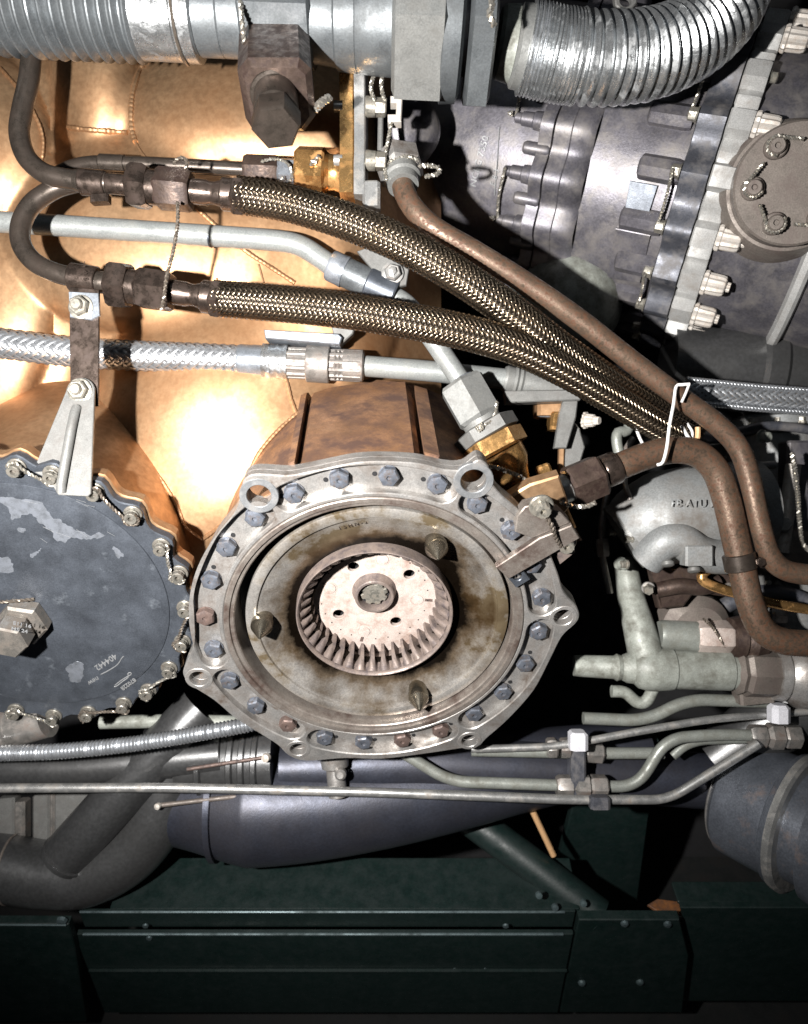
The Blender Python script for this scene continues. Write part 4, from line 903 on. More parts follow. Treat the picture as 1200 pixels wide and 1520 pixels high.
# dome and scribbled marks
b = B(); c = P(590, 172, 110); lathe(b, c + Vector((10, 60, 0)), Vector((0.25, -1, -0.1)), [(0, 58), (30, 57), (46, 50), (58, 36), (64, 18), (66, 0)], 36); obj('dome', b, CASE, case)
eas = lambda x, y, z: E(-395 + x, 37 - y / 280 * 57.3, 281.5 + z)
text('scratched_writing', 'NC8G 7350', eas, 6, 30, 0.2, 17, 84, SCRATCH, body, 0.2)
text('scratched_writing', 'F 8 3', eas, 40, 10, 0.2, 14, 84, SCRATCH, body, 0.0)
b = B(); sweep(b, [eas(44, -20, 0), eas(40, 30, 0.4), eas(30, 90, 0)], 0.9, 5); obj('scratch', b, SCRATCH, body)
# bolted cover on the right of the case
cov = thing('inspection_cover', 'brown grey round bolted cover with lockwired screws at the right edge of the engine case', 'cover', E(95, 40, 300))
cd = (E1 * math.cos(R(18)) + E2 * math.sin(R(18)) + EA * 0.12).normalized(); cc = E(120, 22, 262)
_, c1, c2 = basis(cd)
b = B(); lathe(b, cc - cd * 20, cd, [(-20, 112), (30, 102), (44, 95), (45, 88)], 56); obj('rim', b, CASEBR, cov)
b = B(); lathe(b, cc + cd * 20, cd, [(0, 90), (34, 90), (37, 87), (37.2, 0)], 56); obj('plate', b, CASEBR, cov)
sb = B(); lathe(sb, (0, 0, 0), (0, 0, 1), [(0, 17), (9, 17), (12, 15), (12.5, 12), (20, 12), (23, 10), (23, 4.5), (18, 4), (18, 0)], 24); scr = proto('cap_screw', sb, CASEBR)
for k in range(6):
    a = R(60 * k + 18); p = cc + cd * 57 + (c1 * math.cos(a) + c2 * math.sin(a)) * 63
    inst('cap_screw', scr, cov, p, cd, 20 * k)
    t1 = (-c1 * math.sin(a) + c2 * math.cos(a)); r1 = (c1 * math.cos(a) + c2 * math.sin(a)); b = B()
    twist(b, [p + cd * 18 + r1 * 14 * math.cos(u) + t1 * 14 * math.sin(u) for u in (2.6, 1.6, 0.6, -0.4, -1.2)] + [p + cd * 14 + t1 * -34 - r1 * 14], 1.8, 9); obj('lockwire', b, WIRE, cov)
er = thing('end_ring', 'pale rolled edge ring at the lower right end of the engine case', 'ring', E(190, 80, 270))
b = B(); ering(b, [(176, 262), (180, 276), (190, 280), (196, 276), (200, 264)], 90); obj('ring', b, FLANGEL, er)
b = B(); turned(b, (1212, 255, 40), (1196, 320, 60), [(0, 20), (1, 20)], 16); tag(obj('bronze_stub', b, BRONZE), 'bronze stub at the right edge beside the bolted cover', 'stub')
up = thing('upper_casing', 'mottled dark casing bulge in the top right corner', 'casing', P(1190, 160, 240))
b = B(); lathe(b, P(1230, 130, 330), Vector((-0.3, -1, -0.2)), [(-40, 130), (20, 126), (60, 100), (84, 60), (90, 0)], 40); obj('bulge', b, CASE, up)
b = B(); plate(b, lambda x, y, z: P(1115, 160, 150) + Vector((x, -z, y)), [(-20, 26), (4, 34), (20, 10), (34, -16), (20, -26), (0, -6)], [], -10, 10, 2); tag(obj('scaled_tab', b, OXORANGE), 'small rust orange tab under the uppermost pale nut', 'tab')
# shadowed pale bulk behind the braided hoses
b = B(); lathe(b, P(850, 450, 330), Vector((0.5, -1, -0.1)), [(-60, 110), (0, 104), (50, 80), (80, 40), (88, 0)], 36); tag(obj('rear_housing', b, PALEGRN), 'blurred pale green housing glimpsed between the engine case and the brown tube', 'housing')
rc = thing('rear_casing', 'olive dark casing in shadow under the engine case at right', 'casing', P(1150, 570, 330))
b = B(); turned(b, (990, 540, 360), (1300, 560, 330), [(0, 60), (0.4, 64), (0.42, 70), (0.5, 70), (0.52, 64), (1, 64)], 40); obj('barrel', b, DUCTDK, rc)

# ================================================================== BRACKETS RIGHT OF THE FLANGE
gb = thing('angle_bracket', 'grey folded angle bracket standing in the gap above the rusty hex nut', 'bracket', P(850, 700, 110))
vf = lambda d: (lambda x, y, z: P(800, 640, d) + Vector((x, -z, y)) * S(d))
b = B(); plate(b, vf(96), [(-52, 58), (50, 60), (66, 54), (58, 44), (-50, 40)], [], -14, 14, 2); obj('shelf', b, BRKT, gb)
b = B(); plate(b, vf(100), [(38, 56), (58, 54), (54, 20), (40, -26), (22, -26), (30, 26)], [], -6, 8, 2); obj('web', b, BRKT, gb)
b = B(); plate(b, vf(120), [(48, 18), (60, 4), (68, -24), (58, -56), (38, -58), (36, -40)], [], -6, 4, 2); obj('foot', b, BRKT, gb)
tbk = thing('bronze_boss', 'cream and tan bronze boss blocks behind the folded bracket', 'boss', P(810, 640, 150))
b = B(); box(b, P(815, 604, 150), (1, 0, 0), (0, 1, 0), (0, 0, 1), 46, 50, 34, 5); obj('block', b, COPPER, tbk)
b = B(); box(b, P(826, 626, 140), (1, 0, 0), (0, 1, 0), (0.1, 0, 1), 26, 40, 30, 4); obj('block', b, BRONZE, tbk)
b = B(); turned(b, (798, 614, 140), (822, 615, 140), [(0, 5), (1, 5)], 12); obj('pin', b, ALUB, tbk)
cs = thing('bronze_strut', 'bright bronze strut slanting down behind the lockwire to the flange shoulder', 'strut', P(850, 800, 60))
b = B(); box(b, P(824, 738, 60), (1, 0, 0.35), (0, 1, 0), (-0.42, 0, 1), 22, 24, 110, 4); obj('bar', b, BRONZE, cs)
b = B(); box(b, P(846, 788, 66), (1, 0, 0.35), (0, 1, 0), (-0.6, 0, 1), 18, 18, 40, 4); obj('tip', b, COPPER2, cs)
b = B(); box(b, P(833, 680, 118), (1, 0, 0), (0, 1, 0), (0.03, 0, 1), 9, 14, 64, 2); obj('post', b, COPPER, cs)
for (px, py, d), lab in (((868, 624, 130), 'small cream twelve point nut beside the folded bracket under the hoses'), ):
    b = B(); lathe(b, P(px, py, d), Vector((0.7, -0.7, -0.1)), [(0, 14), (4, 14), (5, 11), (18, 10), (20, 7), (28, 6), (28, 0)], 24, 0, 0.88); tag(obj('twelve_point_nut', b, NUTW), lab, 'nut')
hk = thing('hose_clip', 'pale hooked clip hanging in the dark left of the thick tube arch', 'clip', P(920, 680, 140))
b = B(); ptube(b, [(936, 628, 150), (930, 640, 146), (918, 642, 142), (916, 656, 140), (922, 684, 140)], 8, 12); obj('hook', b, PALEGRN2, hk)
b = B(); box(b, P(918, 692, 146), (1, 0, 0.3), (0, 1, 0), (-0.3, 0, 1), 24, 18, 20, 3); obj('foot', b, PINKDK, hk)

# ================================================================== PUMP AND CLUTTER (right, middle)
pm = thing('fuel_pump', 'grey cast pump body with raised lettering behind the brown tubes', 'pump', P(1010, 830, 170))
b = B(); sweep(b, catmull([P(934, 792, 170), P(960, 776, 165), P(1010, 764, 165), (P(1060, 758, 170)), P(1120, 752, 180)], 6), 60, 36, lambda s, a: 58 + min(22, s * 0.4)); obj('body', b, PUMP, pm)
b = B(); turned(b, (924, 800, 175), (940, 790, 172), [(0, 40), (0.1, 52), (1, 54)], 36); obj('end_flange', b, BRKT, pm)
b = B(); ptube(b, [(960, 832, 120), (985, 806, 100), (1010, 802, 96), (1034, 818, 98), (1060, 826, 104), (1100, 826, 110)], 26, 18, 5); obj('port_rib', b, PUMP, pm)
pfm = lambda x, y, z: P(1030, 748, 84) + Vector((x, -z + abs(y) * 0.2, y))
text('raised_lettering', 'FB-ATU M', pfm, 0, 0, 4, 17, -1, PUMP, pm, 0.5)
text('raised_lettering', '3DL 2 E', pfm, 0, -20, 0, 15, -1, PUMP, pm, 0.4)
b = B(); box(b, P(1034, 824, 78), (1, 0, 0), (0, 1, 0), (0, 0, 1), 44, 30, 32, 3); obj('lug', b, PUMP, pm)
for px, py in ((991, 836), (1030, 845)):
    b = B(); lathe(b, P(px, py - 4, 76), Vector((0, -0.3, -1)), [(0, 7), (3, 10), (8, 10), (10, 6), (10, 0)], 18); obj('bolt_head', b, BRKT, pm)
mb = thing('brown_mount', 'brown metal mount with a small hole under the grey pump', 'mount', P(1020, 900, 180))
mfm = lambda x, y, z: P(1020, 870, 180) + Vector((x, -z, y))
b = B(); plate(b, mfm, [(-66, 34), (40, 36), (90, 10), (86, -20), (40, -14), (10, -8), (-10, -34), (-50, -38)], [circle(-52, -4, 8, 14)], -14, 14, 4); obj('plate', b, RUSTY, mb)
b = B(); ptube(b, [(975, 876, 168), (1010, 870, 160), (1040, 872, 158), (1068, 864, 158)], 12, 14, 4); obj('rib', b, RUSTY, mb)
gt = thing('bronze_tube', 'thin bronze tube bending behind the thick brown tube', 'tube', P(1060, 860, 120))
b = B(); ptube(b, [(1086, 824, 130), (1068, 836, 128), (1048, 848, 126), (1042, 858, 125), (1054, 868, 124), (1090, 880, 122), (1150, 896, 118), (1220, 908, 116)], 7.5, 14, 3); obj('pipe', b, BRONZE, gt)
vs_ = thing('valve_elbow', 'rounded dark valve body with pink hex coupling at the right', 'valve', P(1080, 960, 190))
b = B(); turned(b, (978, 942, 190), (1034, 945, 190), [(0, 20), (0.1, 22), (1, 23)], 28); obj('stub_pipe', b, PALEGRN2, vs_)
b = B(); hexa(b, (1032, 945, 186), (1084, 947, 186), 26, 20); obj('hex_coupling', b, PINK, vs_)
b = B(); turned(b, (1082, 947, 186), (1130, 950, 190), [(0, 30), (0.3, 34), (0.34, 30), (0.6, 36), (1, 30)], 28); obj('body', b, RUSTY, vs_)
b = B(); lathe(b, P(1030, 930, 220), Vector((0, -1, -0.2)), [(-20, 64), (10, 60), (26, 44), (34, 0)], 32); obj('cap', b, CASEBR, vs_)
b = B(); twist(b, [P(1044, 918, 160), P(1060, 934, 156), P(1076, 960, 160)], 1.5, 8); obj('lockwire', b, WIREDK, vs_)
tp = thing('lacquered_pipe_tee', 'pale green lacquered pipe tee with ball joint and long sleeve', 'pipe tee', P(970, 1020, 180))
b = B(); turned(b, (852, 988, 190), (950, 992, 186), [(0, 15), (0.1, 16), (0.6, 17), (0.65, 20), (0.72, 18), (0.8, 22), (1, 24)], 28); obj('inlet_pipe', b, PALEGRN, tp)
b = B(); turned(b, (938, 992, 184), (1000, 993, 184), [(0, 20), (0.15, 29), (0.4, 33), (0.6, 33), (0.95, 31), (1, 28)], 32); obj('ball', b, PALEGRN, tp)
b = B(); turned(b, (996, 993, 184), (1092, 996, 182), [(0, 27), (0.03, 29), (0.9, 29), (0.92, 27), (1, 27)], 32); obj('sleeve', b, PALEGRN, tp)
b = B(); ptube(b, [(928, 830, 240), (936, 880, 225), (946, 920, 205), (956, 960, 190), (962, 985, 186)], 22, 18, 5, lambda s, a: 20 + min(14, s * 0.06)); obj('branch_pipe', b, PALEGRN, tp)
b = B(); turned(b, (1088, 996, 182), (1150, 998, 182), [(0, 28), (0.1, 36), (0.2, 33), (0.3, 38), (0.9, 38), (1, 34)], 8); obj('hex_nut', b, CASEBR, tp)
b = B(); turned(b, (1146, 998, 182), (1230, 1002, 180), [(0, 40), (0.15, 42), (0.2, 38), (0.4, 50), (1, 54)], 32); obj('end_body', b, STEEL, tp)
b = B(); ptube(b, [(908, 1026, 200), (928, 1028, 200), (946, 1042, 198), (960, 1040, 196), (972, 1018, 190)], 9, 14, 3); obj('drain_tube', b, PALEGRN, tp)
# verticals at the far right
for px0, py0, px1, py1, r, m, lab, nm in ((1178, 690, 1160, 820, 11, NUTW, 'bright cream upright tube between the brown tubes and the right edge', 'upright_tube'), (1112, 670, 1124, 780, 7, PINKDK, 'thin brown upright rod behind the brown tube bend', 'upright_rod'), (1090, 640, 1096, 740, 12, BRKT, 'pale upright post just behind the thick brown tube', 'upright_post')):
    b = B(); ptube(b, [(px0, py0, 190), (px1, py1, 185)], r, 12, smooth=False); tag(obj(nm, b, m), lab, 'tube')
b = B(); twist(b, [P(1176, 672, 150), P(1184, 730, 150), P(1190, 800, 150), P(1204, 820, 150)], 2.4, 9); tag(obj('lockwire', b, WIRE), 'bright twisted wire running down near the right edge', 'lockwire')
b = B(); box(b, P(1190, 750, 240), (1, 0, 0), (0, 1, 0), (0, 0, 1), 70, 40, 230, 6); tag(obj('side_panel', b, CASE), 'dark upright panel at the right edge behind the twisted wire', 'panel')
for px, py, lab in ((920, 836, 'small pale bolt in the dark beside the pump'), (1130, 648, 'small pale nut above the brown tube bend')):
    b = B(); lathe(b, P(px, py, 160), Vector((0.4, -1, -0.2)), [(0, 12), (3, 12), (4, 9), (16, 9), (18, 6), (18, 0)], 12); tag(obj('hex_bolt', b, PALEGRN), lab, 'bolt')
b = B(); turned(b, (1150, 690, 220), (1108, 692, 215), [(0, 6), (1, 6)], 12); tag(obj('cross_pin', b, STEEL_L), 'short bright cross pin between the two brown tubes', 'pin')
b = B(); lathe(b, P(1176, 930, 200), Vector((-0.2, -1, 0)), [(-20, 44), (10, 42), (24, 24), (28, 0)], 28); tag(obj('domed_end', b, PUMP), 'grey rounded cap at the right edge above the thick tube outlet', 'cap')
b = B(); turned(b, (1110, 800, 230), (1200, 830, 220), [(0, 34), (1, 40)], 24); tag(obj('dark_canister', b, CASEBR), 'brown canister in shadow between the two brown tubes', 'canister')

# ================================================================== LOWER PIPES
D3 = 215
def pipe(name, lab, pts, r, m, cat='pipe', bend=36):
    b = B(); rtube(b, pts, r, bend, 16); return tag(obj(name, b, m), lab, cat)
pipe('green_tube', 'upper pale green tube with a double bend under the pipe tee', [(866, 1066, D3), (960, 1070, D3), (1020, 1038, D3), (1140, 1042, D3)], 9, PALEGRN2)
pipe('silver_rod', 'slim bright rod slanting up between the two white clips', [(700, 1112, D3 - 20), (830, 1108, D3 - 22), (940, 1087, D3 - 24), (1050, 1068, D3 - 24), (1200, 1056, D3 - 24)], 5.5, STEEL_L)
t = thing('clamped_tube', 'pale green tube stepping up through ribbed connectors at lower right', 'tube', P(960, 1170, D3))
b = B(); rtube(b, [(596, 1116, D3 + 10), (668, 1160, D3 + 6), (840, 1166, D3), (946, 1168, D3 - 4), (990, 1096, D3 - 6), (1070, 1090, D3 - 6), (1190, 1094, D3 - 6)], 8.5, 30, 16); obj('pipe', b, PALEGRN2, t)
for x0, x1, y in ((826, 902, 1167), (1112, 1188, 1092)):
    b = B(); turned(b, (x0, y, D3 - 4), (x1, y + 1, D3 - 4), [(0, 14), (0.06, 17), (0.3, 17), (0.32, 13), (0.4, 20), (0.62, 20), (0.64, 14), (0.7, 18), (0.96, 18), (1, 14)], 12, 0, 0.9); obj('ribbed_connector', b, CLAMPST, t)
t = thing('short_tube', 'short pale tube with ribbed connector between the clamp post and the bend', 'tube', P(920, 1120, D3))
b = B(); rtube(b, [(700, 1114, D3 + 16), (890, 1118, D3 + 10), (985, 1118, D3 + 8)], 8.5, 20, 16); obj('pipe', b, PALEGRN2, t)
b = B(); turned(b, (868, 1116, D3 + 6), (896, 1118, D3 + 6), [(0, 13), (0.1, 15), (0.9, 15), (1, 12)], 12, 0, 0.9); obj('connector', b, CLAMPST, t)
pipe('curved_tube', 'pale tube curving up to the right under the stepped tube', [(998, 1122, D3 + 14), (1016, 1106, D3 + 14), (1040, 1098, D3 + 14), (1120, 1096, D3 + 14)], 7.5, PALEGRN2)
pipe('long_silver_pipe', 'long thin bright pipe running across the whole width below the flange', [(-70, 1170, D3 - 30), (250, 1169, D3 - 30), (560, 1176, D3 - 30), (850, 1187, D3 - 30), (992, 1187, D3 - 30), (1126, 1104, D3 - 30)], 6.8, STEEL_L, bend=26)
cp = thing('clamp_post', 'dark clamp post with a white clip holding the lower right tubes', 'clamp', P(858, 1190, D3))
b = B(); box(b, P(856, 1136, D3), (1, 0, 0), (0, 1, 0), (0, 0, 1), 26, 40, 96, 4); obj('post', b, CASEDK, cp)
b = B(); box(b, P(858, 1098, D3 - 34), (1, 0, 0), (0, 1, 0), (0, 0, 1), 30, 34, 30, 6); obj('white_clip', b, WHITEPL, cp)
for x in (812, 832):
    b = B(); turned(b, (x, 1110, D3 - 8), (x + 16, 1109, D3 - 8), [(0, 13), (0.2, 15), (0.8, 15), (1, 12)], 12, 0, 0.9); obj('ferrule', b, CLAMPST, cp)
b = B(); box(b, P(1156, 1058, D3 - 40), (1, 0, 0), (0, 1, 0), (0, 0, 1), 32, 34, 30, 8); tag(obj('white_clip', b, WHITEPL), 'white plastic clip on the slim rod near the right edge', 'clip')
b = B(); box(b, P(890, 1190, D3 - 40), (1, 0, 0), (0, 1, 0), (0, 0, 1), 34, 24, 20, 5); tag(obj('saddle', b, CASEDK), 'dark saddle gripping the long thin pipe below the clamp post', 'saddle')
b = B(); turned(b, (496, 1120, 235), (502, 1182, 230), [(0, 22), (0.3, 20), (0.35, 14), (1, 14)], 16); lathe(b, P(506, 1148, 212), (0, -1, 0), [(0, 11), (8, 10), (12, 6), (12, 0)], 16); tag(obj('standoff', b, STEEL), 'grey standoff with a round bolt under the bottom of the round flange', 'standoff')
sh2 = thing('ribbed_hose', 'thin silver ribbed hose rising to the right under the blue grey cover', 'hose', P(180, 1110, 120))
b = B(); sweep(b, catmull([P(-60, 1119, 120), P(0, 1118, 120), P(90, 1115, 120), P(200, 1104, 124), (P(300, 1088, 130)), P(385, 1072, 140), P(430, 1060, 150)], 1.6), 11, 16, lambda s, a: 12.2 + 1.3 * math.sin(s * 2 * math.pi / 6.2)); obj('convolution', b, SHIELD, sh2)
pipe('pale_rear_pipe', 'blurred pale pipe in the dark gap below the cover', [(150, 1072, 260), (260, 1070, 260), (420, 1074, 260)], 10, PALEGRN)
t = thing('pipe_stub', 'brownish metal stub with clamp ring tucked under the cover edge at far left', 'pipe', P(30, 1100, 150))
b = B(); turned(b, (-40, 1096, 170), (72, 1066, 160), [(0, 30), (0.4, 29), (0.42, 33), (0.52, 33), (0.54, 29), (1, 28)], 28); obj('stub', b, CLAMPST, t)
pipe('charcoal_pipe', 'dark horizontal pipe behind the ribbed hose at left', [(-80, 1142, 250), (120, 1140, 250), (330, 1120, 255)], 27, DUCTDK)
yp = thing('bleed_duct', 'charcoal Y shaped duct elbow at the lower left', 'duct', P(100, 1340, 260))
b = B(); ptube(b, [(-90, 1280, 305), (0, 1288, 305), (70, 1298, 303), (130, 1296, 301), (185, 1268, 300), (225, 1222, 300), (246, 1170, 300), (262, 1090, 305)], 47, 30, 6); obj('elbow', b, DUCTDK, yp)
b = B(); ptube(b, [(94, 1274, 268), (150, 1212, 258), (210, 1146, 256), (262, 1090, 262), (300, 1050, 274)], 36, 28, 6); obj('branch', b, DUCTDK, yp)
b = B(); cpt = P(18, 1290, 305); sweep(b, [cpt + Vector((i * 0.0, 0, 0)) + Vector((2 * math.cos(a), -60 * math.cos(a), 60 * math.sin(a))) for i, a in enumerate([k * 0.13 - 1.7 for k in range(28)])], 2.5, 8); obj('weld_seam', b, CASEBR, yp)
b = B(); q = P(98, 1270, 264); dv = (P(150, 1212, 258) - q).normalized(); lathe(b, q - dv * 4, dv, [(0, 40), (2, 46), (5, 46), (8, 41)], 36); obj('weld_collar', b, DUCTDK, yp)
mg = thing('control_linkage', 'pale machined linkage pieces glimpsed at the left edge above the duct elbow', 'linkage', P(40, 1250, 330))
for x, y, sx, sz, m in ((14, 1210, 26, 60, BRKT), (34, 1230, 16, 90, CLAMPST), (66, 1210, 26, 70, BRKT), (82, 1212, 8, 80, CLAMPST), (120, 1206, 70, 70, BRKT)):
    b = B(); box(b, P(x, y, 340), (1, 0, 0.08), (0, 1, 0), (0, 0, 1), sx * 1.3, 30, sz * 1.25, 4); obj('plate', b, m, mg)
dt = thing('tapered_duct', 'large dark blue tapered duct lying under the flange', 'duct', P(450, 1285, 320))
b = B(); ptube(b, [(244, 1190, 330), (300, 1190, 330), (380, 1194, 330), (460, 1192, 330), (560, 1182, 332), (660, 1166, 336), (760, 1146, 340), (860, 1130, 346), (960, 1116, 350)], 84, 40, 6, lambda s, a: (60 + 30 * min(1, s / 170) if s < 170 else 90 - 0.055 * (s - 170)) * 1.24); obj('body', b, DUCT, dt)
b = B(); ptube(b, [(322, 1190, 330), (330, 1190, 330)], 84, 40, 2); obj('seam_band', b, DUCT, dt)
for x in (300, 345, 362, 380):
    b = B(); turned(b, (x, 1128, 290), (x + 10, 1128, 290), [(0, 50), (0.2, 53), (0.8, 53), (1, 50)], 36); obj('band', b, DUCTDK, dt)
b = B(); turned(b, (270, 1130, 292), (410, 1126, 290), [(0, 46), (0.1, 49), (1, 49)], 36); obj('bellows', b, DUCTDK, dt)
pipe('blue_rear_duct', 'blue grey duct running right behind the pale tubes under the flange', [(420, 1140, 300), (640, 1132, 300), (900, 1148, 300), (1060, 1160, 300)], 40, DUCT, 'duct')
pipe('thin_rod', 'thin rusty rod crossing the clamp bands at lower left', [(278, 1142, 220), (340, 1132, 220), (394, 1124, 220)], 2.8, BOLTR, 'rod')
pipe('thin_rod', 'thin brown rod with a knob just under the long thin pipe', [(232, 1196, 230), (300, 1188, 232), (372, 1180, 240), (400, 1176, 268)], 3.4, CASEBR, 'rod')
b = B(); lathe(b, P(236, 1196, 226), (-0.3, -1, 0), [(-6, 3), (0, 6), (6, 5.5), (8, 0)], 14); tag(obj('knob', b, NUTW), 'small cream knob at the left end of the brown rod', 'knob')
b = B(); lathe(b, P(396, 1124, 222), (-0.2, -1, 0), [(-6, 5), (0, 8), (8, 7), (10, 0)], 14); tag(obj('clamp_bolt', b, NUTW), 'small cream bolt at the end of the rusty rod under the flange', 'bolt')
b = B(); ptube(b, [(788, 1198, 330), (806, 1236, 336), (822, 1270, 342)], 4.5, 10); tag(obj('wooden_stick', b, TAN), 'thin tan stick leaning in the dark right of the blue duct', 'stick')
cn = thing('exhaust_canister', 'large blue grey canister with clamp bands at the lower right corner', 'canister', P(1130, 1280, 230))
ca, cb_ = P(1090, 1178, 300), P(1290, 1268, 120); cdv = cb_ - ca; L = cdv.length
b = B(); lathe(b, ca, cdv, [(-20, 40), (-6, 90), (8, 104), (12, 108), (100, 110), (104, 118), (112, 120), (118, 116)], 48); obj('body', b, CANM, cn)
b = B(); lathe(b, ca + cdv * (112 / L), cdv, [(0, 112), (2, 122), (14, 124), (18, 118)], 48); obj('clamp_band', b, STEEL_L, cn)
b = B(); lathe(b, ca + cdv * (128 / L), cdv, [(0, 100), (36, 100), (37, 116), (60, 120), (L - 100, 122)], 48); obj('rear_section', b, CANM, cn)
b = B(); lathe(b, ca, cdv, [(-4, 94), (0, 99), (4, 94)], 48); obj('weld_ring', b, STEEL, cn)
b = B(); lathe(b, P(1090, 1242, 230), (0, -1, -0.3), [(-8, 6), (0, 8), (8, 6), (8, 0)], 12); tag(obj('drain_plug', b, BRONZE), 'tiny brass drain plug under the canister', 'plug')
b = B(); turned(b, (1060, 1130, 300), (1230, 1010, 260), [(0, 40), (1, 60)], 28); tag(obj('inlet_duct', b, DUCTDK), 'charcoal duct going up at the right edge behind the white clip', 'duct')

# ================================================================== GREEN TRANSPORT STAND
wx = Vector((1, 0, 0)); wy = M3.inverted() @ Vector((0, 1, 0)); wz = M3.inverted() @ Vector((0, 0, 1))
beam = thing('stand_beam', 'dark green painted steel beam of the stand along the bottom', 'stand beam', P(480, 1490, 250))
o0 = P(480, 1352, 290)
def bx(parent, nm, x0, x1, y0, y1, z0, z1, m, ch=2.0, o=o0):
    c = o + wx * (x0 + x1) / 2 + wy * (y0 + y1) / 2 + wz * (z0 + z1) / 2
    b = B(); box(b, c, wx, wy, wz, x1 - x0, y1 - y0, z1 - z0, ch); return obj(nm, b, m, parent)
bx(beam, 'top_sheet', -400, 480, 4, 110, -8, 0, GREEN, 2)
bx(beam, 'upper_rail', -454, 470, -3, 3, -46, 3, GREEN, 1.2)
bx(beam, 'lower_web', -470, 470, -16, -6, -330, -48, GREEN, 2)
bx(beam, 'bottom_lip', -466, 470, -22, -16, -170, -164, GREEN, 1.5)
for z, y, r in ((1.5, -3, 2.6), (-48, -16, 3.0)):
    b = B(); sweep(b, [o0 + wx * -452 + wy * y + wz * z, o0 + wx * 450 + wy * y + wz * z], r, 8); obj('edge_highlight', b, GREENEDGE, beam)  # paler bead draws a highlight along the rail edge
for x, z in ((-330, -60), (-330, -20), (250, -170), (310, -170), (340, -20)):
    b = B(); lathe(b, o0 + wx * x + wz * z - wy * 16, -wy, [(0, 6), (3, 5), (3.2, 0)], 12); obj('screw', b, GREENEDGE, beam)
lp = thing('stand_plate', 'dark green end plate of the stand in the bottom left corner', 'stand plate', P(40, 1480, 240))
b = B(); plate(b, lambda x, y, z: o0 + wx * x + wz * y - wy * z, [(-740, 16), (-459, 14), (-464, -60), (-500, -330), (-740, -330)], [], 18, 34, 2); obj('plate', b, GREEN, lp)
b = B(); sweep(b, [o0 + wx * -740 + wz * 17 - wy * 36, o0 + wx * -462 + wz * 15 - wy * 36], 2.0, 8); obj('edge', b, GREENEDGE, lp)  # paler bead, a painted highlight on the plate's top
b = B(); lathe(b, o0 + wx * -470 + wz * 22 - wy * 30, -wy, [(0, 10), (6, 9), (7, 0)], 8); obj('bolt', b, GREENEDGE, lp)
po = thing('stand_post', 'dark green upright post plate of the stand right of centre', 'stand post', P(950, 1500, 240))
b = B(); plate(b, lambda x, y, z: o0 + wx * x + wz * y - wy * z, [(474, -2), (660, -2), (700, -120), (726, -330), (474, -330)], [], -2, 16, 2); obj('plate', b, GREEN, po)
b = B(); plate(b, lambda x, y, z: o0 + wx * x + wz * y - wy * z, [(470, -420), (506, 240), (640, 240), (690, -420)], [], -210, -190, 3); obj('upright', b, GREEN, po)
for x, z in ((505, -215), (620, -212), (640, -14), (560, -12)):
    b = B(); lathe(b, o0 + wx * x + wz * z - wy * 16, -wy, [(0, 8), (4, 7), (6, 4), (6, 0)], 10); obj('bolt', b, GREENEDGE, po)
br = thing('stand_brace', 'dark green diagonal tubular brace of the stand under the blue duct', 'brace', P(870, 1345, 300))
b = B(); ptube(b, [(672, 1196, 420), (780, 1276, 365), (890, 1360, 318)], 25, 24, smooth=False); obj('tube', b, GREEN, br)
for px, py in ((800, 1328), (824, 1346), (866, 1340)):
    b = B(); lathe(b, P(px, py, 280), (0, -1, 0), [(0, 7), (5, 6), (6, 0)], 10); obj('bolt', b, GREENEDGE, br)
rb_ = thing('stand_beam', 'short dark green beam of the stand in the bottom right corner', 'stand beam', P(1120, 1490, 250))
b = B(); plate(b, lambda x, y, z: o0 + wx * x + wz * y - wy * z, [(668, 0), (1100, 0), (1100, -330), (736, -330), (708, -120)], [], -18, -6, 2); obj('web', b, GREEN, rb_)
bx(rb_, 'top_sheet', 668, 1100, 18, 60, -7, -1, GREEN, 2)
b = B(); pf = lambda x, y, z: P(1010, 1345, 330) + wx * x + wy * y + wz * z; plate(b, pf, [(-60, 6), (-38, 18), (-10, 14), (30, 8), (70, -2), (96, -8), (20, -14), (-40, -12)], [], -10, -4, 1.5); tag(obj('floor_patch', b, OXORANGE), 'rust orange plate added for the floor showing behind the right beam', 'plate')  # added plate stands in for orange floor seen through the gap

# ------------------------------------------------------------------ more fittings in the crowded right side
for k in range(5):
    a = R(-60 + 58 * k); b = B(); c = P(930, 797, 172) + Vector((-6, -52 * math.cos(a), 52 * math.sin(a) + 0))
    lathe(b, c, Vector((-1, -0.25, 0)), [(0, 8), (3, 8), (4, 6.5), (11, 6.5), (12, 5), (12, 0)], 12); obj('flange_bolt', b, BOLTS, pm)
wl = thing('thin_line', 'slim dark line curling from the clip down past the pump flange', 'tube', P(900, 820, 200))
b = B(); ptube(b, [(940, 650, 230), (912, 700, 220), (896, 760, 215), (894, 820, 218), (906, 880, 230)], 5, 10); obj('pipe', b, CLAMPST, wl)
b = B(); hexa(b, (894, 800, 214), (896, 826, 214), 10, 10, 0.15); obj('hex_nut', b, STEEL, wl)
pc_ = thing('tube_clamp', 'dull cushion clamp gripping the thick brown tube on its way down', 'clamp', P(1098, 830, 40))
b = B(); turned(b, (1096, 822, 51), (1101, 846, 52), [(0, 21.5), (0.05, 23.5), (0.95, 23.5), (1, 21.5)], 28); obj('band', b, TUBE_DK, pc_)
b = B(); box(b, P(1126, 834, 52), (1, 0.1, 0.1), (0, 1, 0), (0, 0, 1), 26, 12, 18, 3); lathe(b, P(1128, 834, 44), (0, -1, 0), [(0, 8), (6, 8), (8, 6), (8, 0)], 6); obj('ear', b, STEELBRN, pc_)
